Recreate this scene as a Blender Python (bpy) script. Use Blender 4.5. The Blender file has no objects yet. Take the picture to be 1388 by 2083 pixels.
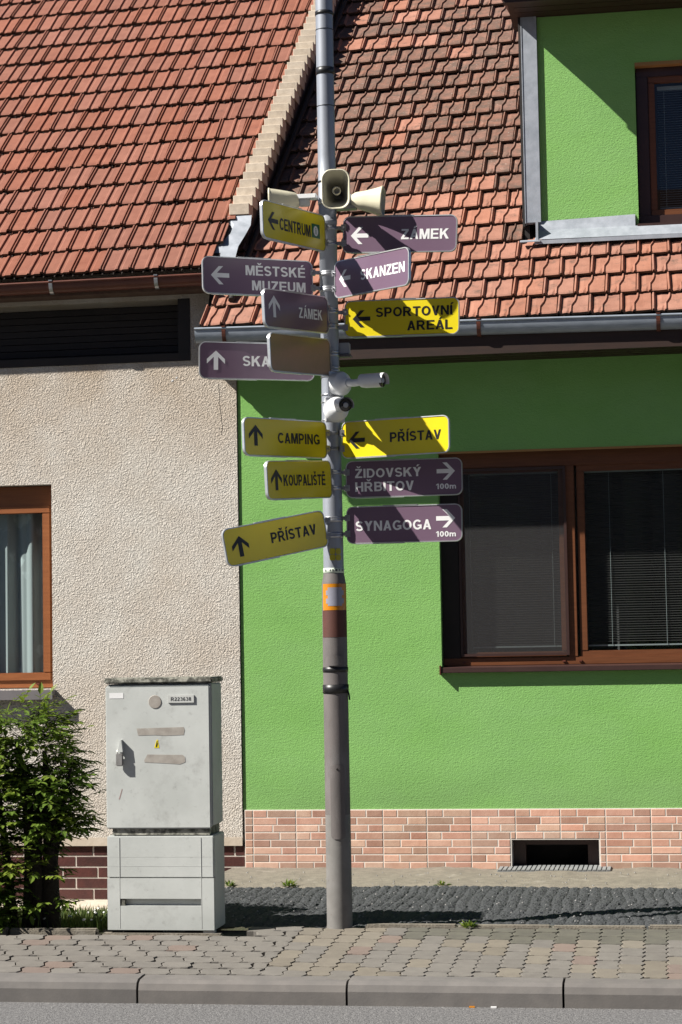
import bpy, bmesh, math, random
from mathutils import Vector, Matrix, noise
random.seed(7)
R = math.radians
S = bpy.context.scene
COL = S.collection
# ---------------------------------------------------------------- camera, light, exposure
cd = bpy.data.cameras.new("camera"); cam = bpy.data.objects.new("camera", cd); COL.objects.link(cam)
YAW, PITCH, ROLL = R(9.2), R(3.83), -0.0175
fw = Vector((-math.sin(YAW) * math.cos(PITCH), math.cos(YAW) * math.cos(PITCH), math.sin(PITCH)))
rt = Vector((math.cos(YAW), math.sin(YAW), 0)); up = rt.cross(fw)
rt2 = math.cos(ROLL) * rt + math.sin(ROLL) * up; up2 = -math.sin(ROLL) * rt + math.cos(ROLL) * up
cam.matrix_world = Matrix(((rt2.x, up2.x, -fw.x, 0), (rt2.y, up2.y, -fw.y, 0), (rt2.z, up2.z, -fw.z, 1.5), (0, 0, 0, 1)))
cd.sensor_fit = 'VERTICAL'; cd.sensor_height = 24; cd.lens = 24 * 4100 / 2083; cd.clip_start = .1; cd.clip_end = 3000
S.camera = cam
S.cycles.diffuse_bounces = 1
SUNDIR = Vector((1, .45, -1.0)).normalized()
w = bpy.data.worlds.new("World"); S.world = w; w.use_nodes = True
nt = w.node_tree; bg = nt.nodes['Background']; sky = nt.nodes.new('ShaderNodeTexSky'); sky.sky_type = 'NISHITA'
sky.sun_disc = False; sky.sun_elevation = R(42.4); sky.sun_rotation = math.atan2(-1, -.45); sky.altitude = 200
sky.air_density = .35; sky.dust_density = .1
nt.links.new(sky.outputs[0], bg.inputs[0]); bg.inputs[1].default_value = .05
sl = bpy.data.lights.new("sun", 'SUN'); sl.energy = 5.0; sl.angle = R(.5); sl.color = (1, .955, .88)
so = bpy.data.objects.new("sun", sl); COL.objects.link(so); so.location = (-20, -5, 25)
so.rotation_euler = SUNDIR.to_track_quat('-Z', 'Y').to_euler()
S.view_settings.view_transform = 'Standard'; S.view_settings.look = 'None'
S.view_settings.exposure = .9; S.view_settings.gamma = 1; S.view_settings.use_curve_mapping = False

# ---------------------------------------------------------------- materials
def mat(name, c1, c2=None, scale=8, rough=.8, metal=0, bump=None, objrand=0, world=False, attr=False, spec=.5,
        spots=None, detail=6, contrast=(.35, .65), stretch=None, bump2=None, zband=None):
    m = bpy.data.materials.new(name); m.use_nodes = True; t = m.node_tree; n = t.nodes; L = t.links
    b = n['Principled BSDF']; b.inputs['Roughness'].default_value = rough; b.inputs['Metallic'].default_value = metal
    b.inputs['Specular IOR Level'].default_value = spec
    if world:
        g = n.new('ShaderNodeNewGeometry'); co = g.outputs['Position']
    else:
        g = n.new('ShaderNodeTexCoord'); co = g.outputs['Object']
    oi = n.new('ShaderNodeObjectInfo')
    if not world:
        ad = n.new('ShaderNodeVectorMath'); ad.operation = 'ADD'; mu = n.new('ShaderNodeVectorMath'); mu.operation = 'SCALE'
        cb = n.new('ShaderNodeCombineXYZ')
        for i in range(3): L.new(oi.outputs['Random'], cb.inputs[i])
        mu.inputs['Scale'].default_value = 37; L.new(cb.outputs[0], mu.inputs[0]); L.new(co, ad.inputs[0]); L.new(mu.outputs[0], ad.inputs[1]); co = ad.outputs[0]
    if stretch:
        mp = n.new('ShaderNodeMapping'); mp.inputs['Scale'].default_value = stretch; L.new(co, mp.inputs[0]); co = mp.outputs[0]
    def nz(s, d=6, r=.6):
        q = n.new('ShaderNodeTexNoise'); q.inputs['Scale'].default_value = s; q.inputs['Detail'].default_value = d
        q.inputs['Roughness'].default_value = r; L.new(co, q.inputs['Vector']); return q.outputs['Fac']
    def ramp(src, a, bb, ca, cb_):
        r = n.new('ShaderNodeValToRGB'); r.color_ramp.elements[0].position = a; r.color_ramp.elements[1].position = bb
        r.color_ramp.elements[0].color = (*ca, 1); r.color_ramp.elements[1].color = (*cb_, 1); L.new(src, r.inputs[0]); return r.outputs[0]
    def mix(f, a, bb, mode='MIX'):
        x = n.new('ShaderNodeMix'); x.data_type = 'RGBA'; x.blend_type = mode
        if isinstance(f, float): x.inputs[0].default_value = f
        else: L.new(f, x.inputs[0])
        for k, v in ((6, a), (7, bb)):
            if isinstance(v, tuple): x.inputs[k].default_value = (*v, 1)
            else: L.new(v, x.inputs[k])
        return x.outputs[2]
    if c2 is None: c2 = tuple(v * .85 for v in c1)
    c = ramp(nz(scale, detail), contrast[0], contrast[1], c1, c2)
    if attr:
        a = n.new('ShaderNodeAttribute'); a.attribute_name = 'tint'; c = mix(1.0, c, a.outputs['Color'], 'MULTIPLY')
    if objrand:
        h = n.new('ShaderNodeHueSaturation'); mr = n.new('ShaderNodeMapRange'); mr.inputs[3].default_value = 1 - objrand; mr.inputs[4].default_value = 1 + objrand
        L.new(oi.outputs['Random'], mr.inputs[0]); L.new(mr.outputs[0], h.inputs['Value']); L.new(c, h.inputs['Color'])
        m2 = n.new('ShaderNodeMath'); m2.operation = 'FRACT'; m3 = n.new('ShaderNodeMath'); m3.operation = 'MULTIPLY'; m3.inputs[1].default_value = 17.3
        L.new(oi.outputs['Random'], m3.inputs[0]); L.new(m3.outputs[0], m2.inputs[0])
        m4 = n.new('ShaderNodeMapRange'); m4.inputs[3].default_value = .94; m4.inputs[4].default_value = 1.05; L.new(m2.outputs[0], m4.inputs[0]); L.new(m4.outputs[0], h.inputs['Saturation'])
        c = h.outputs[0]
    for sp in (spots or []):   # (scale, lo, hi, colour, strength)
        f = ramp(nz(sp[0], 8, .7), sp[1], sp[2], (0, 0, 0), (sp[4],) * 3); c = mix(f, c, sp[3])
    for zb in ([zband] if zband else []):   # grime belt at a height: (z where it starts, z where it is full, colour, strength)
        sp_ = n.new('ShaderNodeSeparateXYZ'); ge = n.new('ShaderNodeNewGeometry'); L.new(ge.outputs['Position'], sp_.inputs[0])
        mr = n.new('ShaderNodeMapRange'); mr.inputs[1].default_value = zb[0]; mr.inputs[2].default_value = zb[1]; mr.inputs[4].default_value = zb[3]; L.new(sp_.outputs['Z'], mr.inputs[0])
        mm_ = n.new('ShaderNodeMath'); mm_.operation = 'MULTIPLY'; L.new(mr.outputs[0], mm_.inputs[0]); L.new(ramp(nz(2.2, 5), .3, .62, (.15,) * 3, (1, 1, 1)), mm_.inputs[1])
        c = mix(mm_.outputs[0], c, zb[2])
    L.new(c, b.inputs['Base Color'])
    last = None
    for bu in (bump, bump2):
        if bu:
            bn = n.new('ShaderNodeBump'); bn.inputs['Strength'].default_value = bu[1]; bn.inputs['Distance'].default_value = bu[2]
            if len(bu) > 3 and bu[3] == 'v':
                q = n.new('ShaderNodeTexVoronoi'); q.feature = 'SMOOTH_F1'; q.inputs['Scale'].default_value = bu[0]; q.inputs['Smoothness'].default_value = .5
                dd = n.new('ShaderNodeMixRGB'); nn = n.new('ShaderNodeTexNoise'); nn.inputs['Scale'].default_value = bu[0] * .7; L.new(co, nn.inputs['Vector'])
                dd.blend_type = 'ADD'; dd.inputs[0].default_value = .03; L.new(co, dd.inputs[1]); L.new(nn.outputs['Color'], dd.inputs[2])
                L.new(dd.outputs[0], q.inputs['Vector']); L.new(q.outputs['Distance'], bn.inputs['Height'])
            else: L.new(nz(bu[0], 5, .55), bn.inputs['Height'])
            if last: L.new(last, bn.inputs['Normal'])
            last = bn.outputs[0]
    if last: L.new(last, b.inputs['Normal'])
    m['ramp'] = 1
    return m
M = {}
M['green'] = mat('green_render', (.225, .465, .125), (.255, .50, .15), 2.5, .95, bump=(60, .6, .004), bump2=(150, .8, .004), world=True, spec=.1, stretch=(.6, 1, 1.25), spots=[(3.0, .5, .8, (.17, .36, .10), .5), (.9, .45, .75, (.26, .46, .19), .5), (55, .66, .72, (.10, .26, .05), .6)], zband=(.75, .40, (.16, .27, .11), .5))
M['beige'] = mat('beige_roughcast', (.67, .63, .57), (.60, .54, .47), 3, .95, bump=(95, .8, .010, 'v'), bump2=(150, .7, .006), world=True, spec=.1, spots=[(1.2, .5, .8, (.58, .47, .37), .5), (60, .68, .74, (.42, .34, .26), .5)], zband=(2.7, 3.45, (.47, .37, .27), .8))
M['beige_smooth'] = mat('beige_smooth_plaster', (.60, .52, .43), (.5, .42, .33), 10, .9, bump=(60, .3, .003), world=True)
M['tile_l'] = mat('red_clay_tile', (.27, .112, .076), (.225, .088, .06), 9, .8, bump=(90, .35, .004), objrand=.08, spec=.2, spots=[(14, .58, .72, (.13, .065, .048), .6), (3, .50, .75, (.22, .10, .07), .5), (70, .68, .74, (.36, .27, .20), .5)])
M['tile_g'] = mat('weathered_clay_tile', (.37, .178, .125), (.30, .138, .095), 9, .85, bump=(90, .45, .004), objrand=.10, spec=.2, spots=[(10, .54, .68, (.11, .078, .062), .75), (60, .66, .72, (.45, .40, .33), .5)])
M['tile_w'] = mat('lichen_clay_tile', (.26, .135, .098), (.19, .10, .075), 9, .85, bump=(90, .4, .003), objrand=.12, spec=.2, spots=[(12, .42, .62, (.10, .078, .063), .75), (45, .60, .68, (.42, .39, .34), .7)])
M['tile_edge'] = mat('mossy_tile_edge', (.10, .055, .035), (.06, .045, .03), 20, .9, objrand=.1)
M['under'] = mat('roof_underlay_and_notch_shade', (.03, .018, .014), None, 5, .9)
M['block'] = mat('pale_lime_block', (.62, .53, .42), (.5, .42, .33), 20, .9, bump=(120, .3, .003), objrand=.1, spots=[(30, .6, .75, (.3, .24, .18), .5)])
M['gable'] = mat('dark_gable_mortar_and_soffit_shade', (.14, .085, .06), (.09, .05, .04), 14, .9, bump=(40, .5, .01))
M['zinc'] = mat('zinc_sheet', (.42, .45, .50), (.31, .34, .38), 12, .55, .25, bump=(30, .1, .004), spots=[(70, .62, .72, (.22, .24, .27), .5)])
M['zincgut'] = mat('zinc_gutter', (.36, .40, .46), (.28, .32, .37), 10, .5, .3, bump=(20, .1, .004), stretch=(1, 1, 3))
M['brown'] = mat('brown_painted_wood', (.17, .062, .026), (.13, .046, .019), 6, .4, spec=.4, stretch=(1, 1, 14))
M['orangebrown'] = mat('orange_brown_window_wood', (.32, .115, .042), (.26, .09, .033), 6, .4, spec=.4, stretch=(1, 1, 10))
M['dkbrown'] = mat('dark_brown_sheet_metal', (.055, .028, .024), (.045, .022, .02), 6, .4, spec=.5)
M['gutbrown'] = mat('brown_gutter_paint', (.14, .045, .028), (.10, .033, .022), 6, .4, spec=.4)
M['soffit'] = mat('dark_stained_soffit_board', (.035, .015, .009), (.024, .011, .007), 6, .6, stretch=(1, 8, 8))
M['black'] = mat('black_tape', (.015, .015, .016), None, 6, .4)
M['dark'] = mat('dark_interior', (.02, .018, .018), None, 6, .9)
M['board'] = mat('black_brown_board_and_stile_shade', (.02, .014, .012), (.013, .01, .009), 6, .7)
M['ochre'] = mat('ochre_edge_strip', (.42, .22, .07), None, 6, .7)
M['brick'] = mat('dark_clinker_brick', (.075, .022, .018), (.05, .016, .014), 18, .55, bump=(70, .4, .004), objrand=.25, spec=.4)
M['mortar'] = mat('pale_mortar', (.60, .54, .48), (.5, .44, .39), 20, .9, bump=(90, .4, .003), world=True)
M['ptile'] = mat('brick_pattern_tile', (.62, .42, .33), (.50, .30, .225), 9, .6, attr=True, bump=(50, .3, .003), objrand=.08, spec=.3, contrast=(.3, .7), spots=[(7, .55, .8, (.55, .42, .34), .5)])
M['grout'] = mat('light_grout', (.78, .72, .65), None, 30, .85, world=True)
M['galv'] = mat('galvanised_pole_steel', (.34, .36, .40), (.27, .29, .33), 7, .5, .35, bump=(40, .12, .003), stretch=(1, 1, .35))
M['galvd'] = mat('dull_primed_pole_steel', (.16, .14, .135), (.11, .10, .096), 9, .7, .0, bump=(60, .2, .002), stretch=(1, 1, .3), spots=[(25, .62, .72, (.12, .09, .075), .6), (6, .5, .8, (.30, .30, .30), .5)])
M['galvb'] = mat('pale_grey_pole_foot', (.20, .192, .182), (.155, .148, .14), 9, .7, .0, bump=(60, .2, .002), spots=[(30, .62, .70, (.12, .10, .09), .6)])
M['alu'] = mat('sign_aluminium', (.62, .63, .64), (.5, .51, .52), 20, .35, .6)
M['clamp'] = mat('clamp_steel', (.5, .51, .53), (.35, .36, .38), 30, .35, .8)
M['yellow'] = mat('yellow_sign_sheet', (.80, .66, .02), (.76, .61, .02), 4, .22, spec=.5)
M['purple'] = mat('purple_brown_sign_sheet', (.175, .115, .165), (.165, .105, .155), 4, .25, spec=.5)
M['blank'] = mat('blank_sheet_reflection_colour', (.34, .23, .15), (.24, .20, .09), 3, .28, .45)  # brown and olive tones put reflected roofs into the sheet's colour
M['signblack'] = mat('black_lettering', (.012, .012, .014), None, 4, .4)
M['signwhite'] = mat('white_lettering', (.82, .82, .82), (.8, .8, .8), 4, .35)
M['signgreen'] = mat('green_info_square', (.02, .16, .06), None, 4, .35)
M['horn'] = mat('cream_horn_plastic', (.66, .62, .46), (.62, .58, .43), 8, .5, spots=[(18, .60, .75, (.30, .26, .16), .5)])
M['horngrey'] = mat('horn_rim_grey', (.42, .43, .44), None, 8, .5)
M['white'] = mat('white_camera_shell', (.78, .79, .80), (.74, .75, .76), 8, .35)
M['lens'] = mat('black_glass', (.01, .01, .012), None, 8, .08, spec=.8)
M['cab'] = mat('light_grey_cabinet_plastic', (.55, .57, .55), (.47, .49, .47), 4, .6, world=True, bump=(60, .15, .002),
    spots=[(6, .56, .70, (.34, .345, .33), .5), (24, .60, .72, (.25, .25, .24), .4), (70, .64, .72, (.2, .2, .19), .35)])
M['cabdirty'] = mat('mouldy_cabinet_edge', (.42, .41, .35), (.3, .3, .25), 10, .8, world=True, bump=(60, .3, .003), spots=[(22, .42, .55, (.05, .05, .04), .9)])
M['cabside'] = M['cab']
M['tape'] = mat('old_brown_tape', (.40, .37, .33), (.30, .27, .24), 20, .5, spots=[(8, .62, .66, (.47, .48, .46), .8)])
M['plate'] = mat('pale_number_plate', (.56, .57, .55), None, 9, .5)
M['platetext'] = mat('grey_stamped_text', (.07, .075, .08), None, 9, .5)
M['lock'] = mat('padlock_metal', (.42, .41, .40), (.30, .29, .28), 30, .4, .5)
M['orange'] = mat('orange_sticker', (.60, .22, .008), None, 9, .3)
M['redpatch'] = mat('rust_red_paint', (.10, .032, .022), (.08, .026, .018), 9, .7)
M['puzzle'] = mat('grey_sticker_piece', (.30, .30, .36), None, 9, .3)
M['yellowst'] = mat('yellow_sticker', (.45, .40, .02), None, 9, .5)
M['whiteband'] = mat('pale_tape_band', (.62, .70, .58), None, 30, .5)
M['paver'] = mat('grey_concrete_paver', (.185, .172, .155), (.16, .148, .134), 12, .9, bump=(160, .5, .003), objrand=.07, spec=.2, spots=[(40, .62, .72, (.10, .09, .08), .5)])
M['paver_d'] = mat('dark_grey_paver', (.125, .12, .098), (.105, .10, .085), 12, .9, bump=(160, .5, .003), objrand=.08, spec=.2)
M['paver_y'] = mat('yellowish_paver', (.20, .178, .145), (.175, .155, .128), 12, .9, bump=(160, .5, .003), objrand=.07, spec=.2)
M['paver_p'] = mat('pinkish_paver', (.20, .158, .137), (.18, .14, .12), 12, .9, bump=(160, .5, .003), objrand=.07, spec=.2)
M['joint'] = mat('sandy_joint_bed', (.075, .068, .055), (.05, .046, .036), 40, .95, bump=(200, .5, .004), world=True)
M['kerb'] = mat('kerb_concrete', (.165, .152, .142), (.13, .121, .115), 8, .9, bump=(150, .4, .002), objrand=.05, world=False, spots=[(5, .5, .8, (.14, .13, .12), .5), (60, .64, .7, (.08, .075, .07), .6)])
M['asphalt'] = mat('asphalt', (.19, .187, .187), (.105, .103, .105), 55, .9, bump=(110, 1.0, .010), world=True, contrast=(.4, .6), spots=[(70, .58, .64, (.32, .31, .30), .7), (60, .62, .67, (.05, .05, .05), .6)])
M['mat'] = mat('grey_rubber_mat', (.06, .064, .068), (.035, .038, .042), 60, .95, bump=(160, .9, .006), world=True, spots=[(110, .60, .68, (.17, .17, .175), .7)])
M['apron'] = mat('sandy_concrete_apron', (.22, .195, .155), (.16, .142, .115), 14, .95, bump=(90, .8, .006), world=True, spots=[(30, .55, .68, (.13, .115, .09), .6), (4, .6, .75, (.42, .39, .34), .6)])
M['soil'] = mat('dark_soil', (.06, .05, .03), (.04, .05, .015), 20, .95, bump=(60, 1, .02), world=True)
M['ledge'] = mat('grey_ribbed_ledge', (.26, .27, .27), None, 20, .7)
M['pebble'] = mat('pale_pebble', (.30, .29, .28), (.18, .18, .18), 20, .9, objrand=.2)
M['bark'] = mat('dark_bark', (.032, .025, .02), (.018, .015, .012), 30, .95, bump=(50, 1, .01))
M['daisy'] = mat('white_petal', (.8, .8, .78), None, 5, .7)
M['curtain'] = None
def leafmat(name, cols):
    m = bpy.data.materials.new(name); m.use_nodes = True; t = m.node_tree; n = t.nodes; L = t.links; b = n['Principled BSDF']
    a = n.new('ShaderNodeAttribute'); a.attribute_name = 'tint'
    r = n.new('ShaderNodeValToRGB')
    r.color_ramp.elements[0].color = (*cols[0], 1); r.color_ramp.elements[1].color = (*cols[-1], 1)
    for i, c in enumerate(cols[1:-1]):
        e = r.color_ramp.elements.new((i + 1) / (len(cols) - 1)); e.color = (*c, 1)
    L.new(a.outputs['Fac'], r.inputs[0]); L.new(r.outputs[0], b.inputs['Base Color']); b.inputs['Roughness'].default_value = .6; b.inputs['Specular IOR Level'].default_value = .3
    tr = n.new('ShaderNodeBsdfTranslucent'); mx = n.new('ShaderNodeMixShader'); mx.inputs[0].default_value = .38
    L.new(r.outputs[0], tr.inputs[0]); L.new(b.outputs[0], mx.inputs[1]); L.new(tr.outputs[0], mx.inputs[2]); L.new(mx.outputs[0], n['Material Output'].inputs[0])
    return m
M['leaf'] = leafmat('shrub_leaf', [(.07, .13, .018), (.13, .21, .028), (.21, .28, .035), (.27, .27, .055)])
M['grass'] = leafmat('grass_blade', [(.05, .09, .02), (.09, .14, .03), (.16, .17, .05)])
def glassmat():
    m = bpy.data.materials.new('window_glass'); m.use_nodes = True; t = m.node_tree; n = t.nodes; L = t.links; n.remove(n['Principled BSDF'])
    tr = n.new('ShaderNodeBsdfTransparent'); tr.inputs[0].default_value = (.80, .84, .84, 1); gl = n.new('ShaderNodeBsdfGlossy'); gl.inputs['Roughness'].default_value = .01
    lw = n.new('ShaderNodeLayerWeight'); lw.inputs[0].default_value = .5; pw = n.new('ShaderNodeMath'); pw.operation = 'POWER'; pw.inputs[1].default_value = 5
    fr = n.new('ShaderNodeMath'); fr.operation = 'MULTIPLY_ADD'; fr.inputs[1].default_value = .94; fr.inputs[2].default_value = .055; L.new(lw.outputs['Facing'], pw.inputs[0]); L.new(pw.outputs[0], fr.inputs[0]); mx = n.new('ShaderNodeMixShader')
    L.new(fr.outputs[0], mx.inputs[0]); L.new(tr.outputs[0], mx.inputs[1]); L.new(gl.outputs[0], mx.inputs[2]); L.new(mx.outputs[0], n['Material Output'].inputs[0]); return m
M['glass'] = glassmat()
def sheermat(name, col, fac, holes=None):
    m = bpy.data.materials.new(name); m.use_nodes = True; t = m.node_tree; n = t.nodes; L = t.links; b = n['Principled BSDF']
    b.inputs['Base Color'].default_value = (*col, 1); b.inputs['Roughness'].default_value = .9
    tr = n.new('ShaderNodeBsdfTransparent'); mx = n.new('ShaderNodeMixShader'); mx.inputs[0].default_value = fac
    L.new(tr.outputs[0], mx.inputs[1]); L.new(b.outputs[0], mx.inputs[2]); L.new(mx.outputs[0], n['Material Output'].inputs[0])
    if holes:
        tc = n.new('ShaderNodeTexCoord'); v = n.new('ShaderNodeTexVoronoi'); v.inputs['Scale'].default_value = holes
        nn = n.new('ShaderNodeTexNoise'); nn.inputs['Scale'].default_value = 6; nn.inputs['Detail'].default_value = 3
        L.new(tc.outputs['Object'], v.inputs['Vector']); L.new(tc.outputs['Object'], nn.inputs['Vector'])
        r = n.new('ShaderNodeMapRange'); r.inputs[1].default_value = .60; r.inputs[2].default_value = .66; r.inputs[3].default_value = fac; r.inputs[4].default_value = .95
        L.new(nn.outputs['Fac'], r.inputs[0]); L.new(r.outputs[0], mx.inputs[0])
    return m
M['curtain'] = sheermat('sheer_lace_curtain', (.60, .68, .68), .68, 40)
M['darkcurtain'] = sheermat('dark_voile_curtain', (.16, .155, .16), .75)
M['screen'] = sheermat('grey_insect_mesh', (.06, .058, .06), .42)

# ---------------------------------------------------------------- helpers
class MB:
    def __init__(s): s.v = []; s.f = []; s.mi = []; s.tint = []; s.smooth = []
    def face(s, idx, mi=0, sm=False): s.f.append(idx); s.mi.append(mi); s.smooth.append(sm)
    def box(s, x0, x1, y0, y1, z0, z1, mi=0, tint=None):
        b = len(s.v); s.v += [(x0, y0, z0), (x1, y0, z0), (x1, y1, z0), (x0, y1, z0), (x0, y0, z1), (x1, y0, z1), (x1, y1, z1), (x0, y1, z1)]
        for q in ((0, 3, 2, 1), (4, 5, 6, 7), (0, 1, 5, 4), (1, 2, 6, 5), (2, 3, 7, 6), (3, 0, 4, 7)): s.face([b + i for i in q], mi)
        if tint: s.tint += [tint] * 8
        return s
    def obox(s, c, ax, ay, az, mi=0):   # oriented box: centre and half axes
        b = len(s.v); c, ax, ay, az = map(Vector, (c, ax, ay, az))
        for k in (-1, 1):
            for i, j in ((-1, -1), (1, -1), (1, 1), (-1, 1)): s.v.append(tuple(c + ax * i + ay * j + az * k))
        for q in ((0, 3, 2, 1), (4, 5, 6, 7), (0, 1, 5, 4), (1, 2, 6, 5), (2, 3, 7, 6), (3, 0, 4, 7)): s.face([b + i for i in q], mi)
        return s
    def loft(s, rings, mi=0, cap0=True, cap1=True, sm=True, closed=True):
        n = len(rings[0]); b = len(s.v)
        for r in rings: s.v += [tuple(p) for p in r]
        for i in range(len(rings) - 1):
            for j in range(n if closed else n - 1):
                k = (j + 1) % n; s.face([b + i * n + j, b + i * n + k, b + (i + 1) * n + k, b + (i + 1) * n + j], mi, sm)
        for on, rg, rev in ((cap0, rings[0], True), (cap1, rings[-1], False)):
            if on:
                c = len(s.v)
                if sm: s.v += [tuple(p) for p in rg]
                else: c = b if rev else b + (len(rings) - 1) * n
                s.face([c + j for j in range(n)][::-1 if rev else 1], mi)
        return s
    def tube(s, pts, rad, n=12, mi=0, caps=True):
        pts = [Vector(p) for p in pts]; rings = []
        rad = rad if isinstance(rad, (list, tuple)) else [rad] * len(pts)
        for i, p in enumerate(pts):
            d = (pts[min(i + 1, len(pts) - 1)] - pts[max(i - 1, 0)]).normalized()
            a = d.cross(Vector((0, 0, 1)) if abs(d.z) < .9 else Vector((1, 0, 0))).normalized(); b = a.cross(d)
            rings.append([p + (a * math.cos(t) + b * math.sin(t)) * rad[i] for t in [2 * math.pi * k / n for k in range(n)]])
        return s.loft(rings, mi, caps, caps)
    def lathe(s, prof, c=(0, 0, 0), axis=(0, 0, 1), n=24, mi=0, caps=True):   # prof: (t along axis, radius)
        c = Vector(c); d = Vector(axis).normalized(); a = d.cross(Vector((0, 0, 1)) if abs(d.z) < .9 else Vector((1, 0, 0))).normalized(); b = a.cross(d)
        rings = [[c + d * t + (a * math.cos(q) + b * math.sin(q)) * r for q in [2 * math.pi * k / n for k in range(n)]] for t, r in prof]
        return s.loft(rings, mi, caps, caps)
    def build(s, name, mats, parent=None, bevel=0, kind=None, seg=2, smooth=False):
        me = bpy.data.meshes.new(name); me.from_pydata(s.v, [], s.f)
        mats = mats if isinstance(mats, (list, tuple)) else [mats]
        for m in mats: me.materials.append(m)
        me.polygons.foreach_set('material_index', s.mi); me.polygons.foreach_set('use_smooth', [bool(x) or smooth for x in s.smooth])
        if s.tint and len(s.tint) == len(s.v):
            a = me.color_attributes.new('tint', 'FLOAT_COLOR', 'POINT')
            a.data.foreach_set('color', [c for t in s.tint for c in (*t, 1)])
        me.update()
        if bevel:
            bm = bmesh.new(); bm.from_mesh(me); bmesh.ops.recalc_face_normals(bm, faces=bm.faces)
            es = [e for e in bm.edges if len(e.link_faces) == 2 and e.calc_face_angle(0) > .6]
            bmesh.ops.bevel(bm, geom=es, offset=bevel, segments=seg, affect='EDGES', clamp_overlap=True); bm.to_mesh(me); bm.free()
        return link(name, me, parent, kind)
def link(name, me, parent=None, kind=None):
    o = bpy.data.objects.new(name, me); COL.objects.link(o)
    if parent:
        o.parent = parent; o.matrix_parent_inverse = Matrix.Translation(-Vector(parent['base'])) if 'base' in parent else Matrix.Identity(4)
    if kind: o['kind'] = kind
    return o
def tag(o, label, cat=None, group=None):
    o['label'] = label
    if cat: o['category'] = cat
    if group: o['group'] = group
    return o
def thing(name, loc, label, cat, group=None):
    o = bpy.data.objects.new(name, None); o.empty_display_size = .1; COL.objects.link(o); o.location = loc; o['base'] = list(loc)
    return tag(o, label, cat, group)
def struct(o): o['kind'] = 'structure'; return o
def B(x0, x1, y0, y1, z0, z1): return MB().box(x0, x1, y0, y1, z0, z1)

# ---------------------------------------------------------------- ground, road, kerb, pavement
def kerbz(y): return -.056 + .042 * (y - 9.47)      # pavement slopes down to the kerb
g = MB()
g.v = [(-400, -400, -.34), (400, -400, -.34), (400, 900, -.34), (-400, 900, -.34)]; g.face([0, 1, 2, 3])
struct(g.build('ground', M['soil']))
r_ = MB(); nx = 2
r_.v = [(-60, -60, -.14), (60, -60, -.14), (60, 9.40, -.164), (-60, 9.40, -.164)]; r_.face([0, 1, 2, 3])
struct(r_.build('road', M['asphalt']))
pv = MB(); pv.v = [(-6.5, 9.50, kerbz(9.5) - .034), (3, 9.50, kerbz(9.5) - .034), (3, 10.87, kerbz(10.87) - .034), (-6.5, 10.87, kerbz(10.87) - .034),
      (-6.5, 9.50, -.33), (3, 9.50, -.33), (3, 10.87, -.33), (-6.5, 10.87, -.33)]
pv.face([0, 1, 2, 3]); pv.face([4, 5, 1, 0]); pv.face([2, 3, 7, 6][::-1])
pave = struct(pv.build('pavement', M['joint']))
# kerb stones, 1 m each; a joint sits at x = -2.53, -1.55, -0.545 ...
kb = MB(); kb.box(-6.5, 3, 9.42, 9.49, -.32, -.20); kerb = struct(kb.build('kerb', M['joint']))
km = None
for i in range(-4, 5):
    x0 = -1.53 + i * 1.003
    k = MB(); h = random.uniform(-.003, .003)
    prof = [(9.375, -.33), (9.372, -.10), (9.384, -.070), (9.41, -.056), (9.50, -.051), (9.545, -.054), (9.545, -.33)]
    k.loft([[(x0 + .004 + dx, y, z + h) for y, z in prof] for dx in (0, .25, .5, .75, .992)], sm=False)
    ko = k.build('kerb_stone', M['kerb'], kerb)
# pavers
def paver_mesh(nm, w, d, amp, teeth, mode):
    # wavy sided concrete block; outline repeats so neighbours interlock
    out = []; n = teeth * 4; g_ = .004
    def sx(t): return amp * (1 if (t * teeth) % 1 < .5 else -1) * min(1, 4 * min((t * teeth) % .5, .5 - (t * teeth) % .5) * 2)
    L1 = [(-w / 2 + g_ + sx(i / n), -d / 2 + g_ + (d - 2 * g_) * i / n) for i in range(n + 1)]
    R1 = [(w / 2 - g_ + sx(i / n), -d / 2 + g_ + (d - 2 * g_) * i / n) for i in range(n + 1)]
    def sy(u): return .006 * math.sin(u * 2 * math.pi)
    bot = [(-w / 2 + g_ + (w - 2 * g_) * i / 4, -d / 2 + g_ + sy(i / 4)) for i in range(1, 4)]
    topl = [(w / 2 - g_ - (w - 2 * g_) * i / 4, d / 2 - g_ + sy(1 - i / 4)) for i in range(1, 4)]
    out = bot + R1 + topl + L1[::-1]
    m_ = MB(); sc = .982
    m_.loft([[(x, y, -.05) for x, y in out], [(x, y, -.005) for x, y in out], [(x * sc, y * (1 - (1 - sc) * w / d), 0) for x, y in out]], cap0=False, sm=False)
    me = bpy.data.meshes.new(nm); me.from_pydata(m_.v, [], m_.f); return me
def put_pavers(me, x0, x1, y0, rows, w, d, off, pick, xf=None):
    n = 0
    for r in range(rows):
        yc = y0 + (r + .5) * d
        x = x0 + (off * w if r % 2 else 0)
        while x < x1:
            xl, xr = x - .02, x + w
            if xf is None or xf(x, yc):
                m2 = me[pick(x, yc)]
                o = link('paver', m2, pave); o.location = (x + w / 2 + random.uniform(-.002, .002), yc, kerbz(yc) + random.uniform(-.004, .003))
                o.rotation_euler = (.042 + random.uniform(-.012, .012), random.uniform(-.012, .012), random.uniform(-.01, .01)); n += 1
            x += w
    return n
def variants(fn, keys):
    base = fn; r = {}
    for k in keys:
        c = base.copy(); c.materials.append(M[k]); r[k] = c
    return r
PR = variants(paver_mesh('paver', .1135, .205, .009, 2, 0), ['paver', 'paver_d', 'paver_y', 'paver_p'])
PL = variants(paver_mesh('paver', .150, .140, .012, 1, 0), ['paver', 'paver_d', 'paver_p'])
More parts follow.
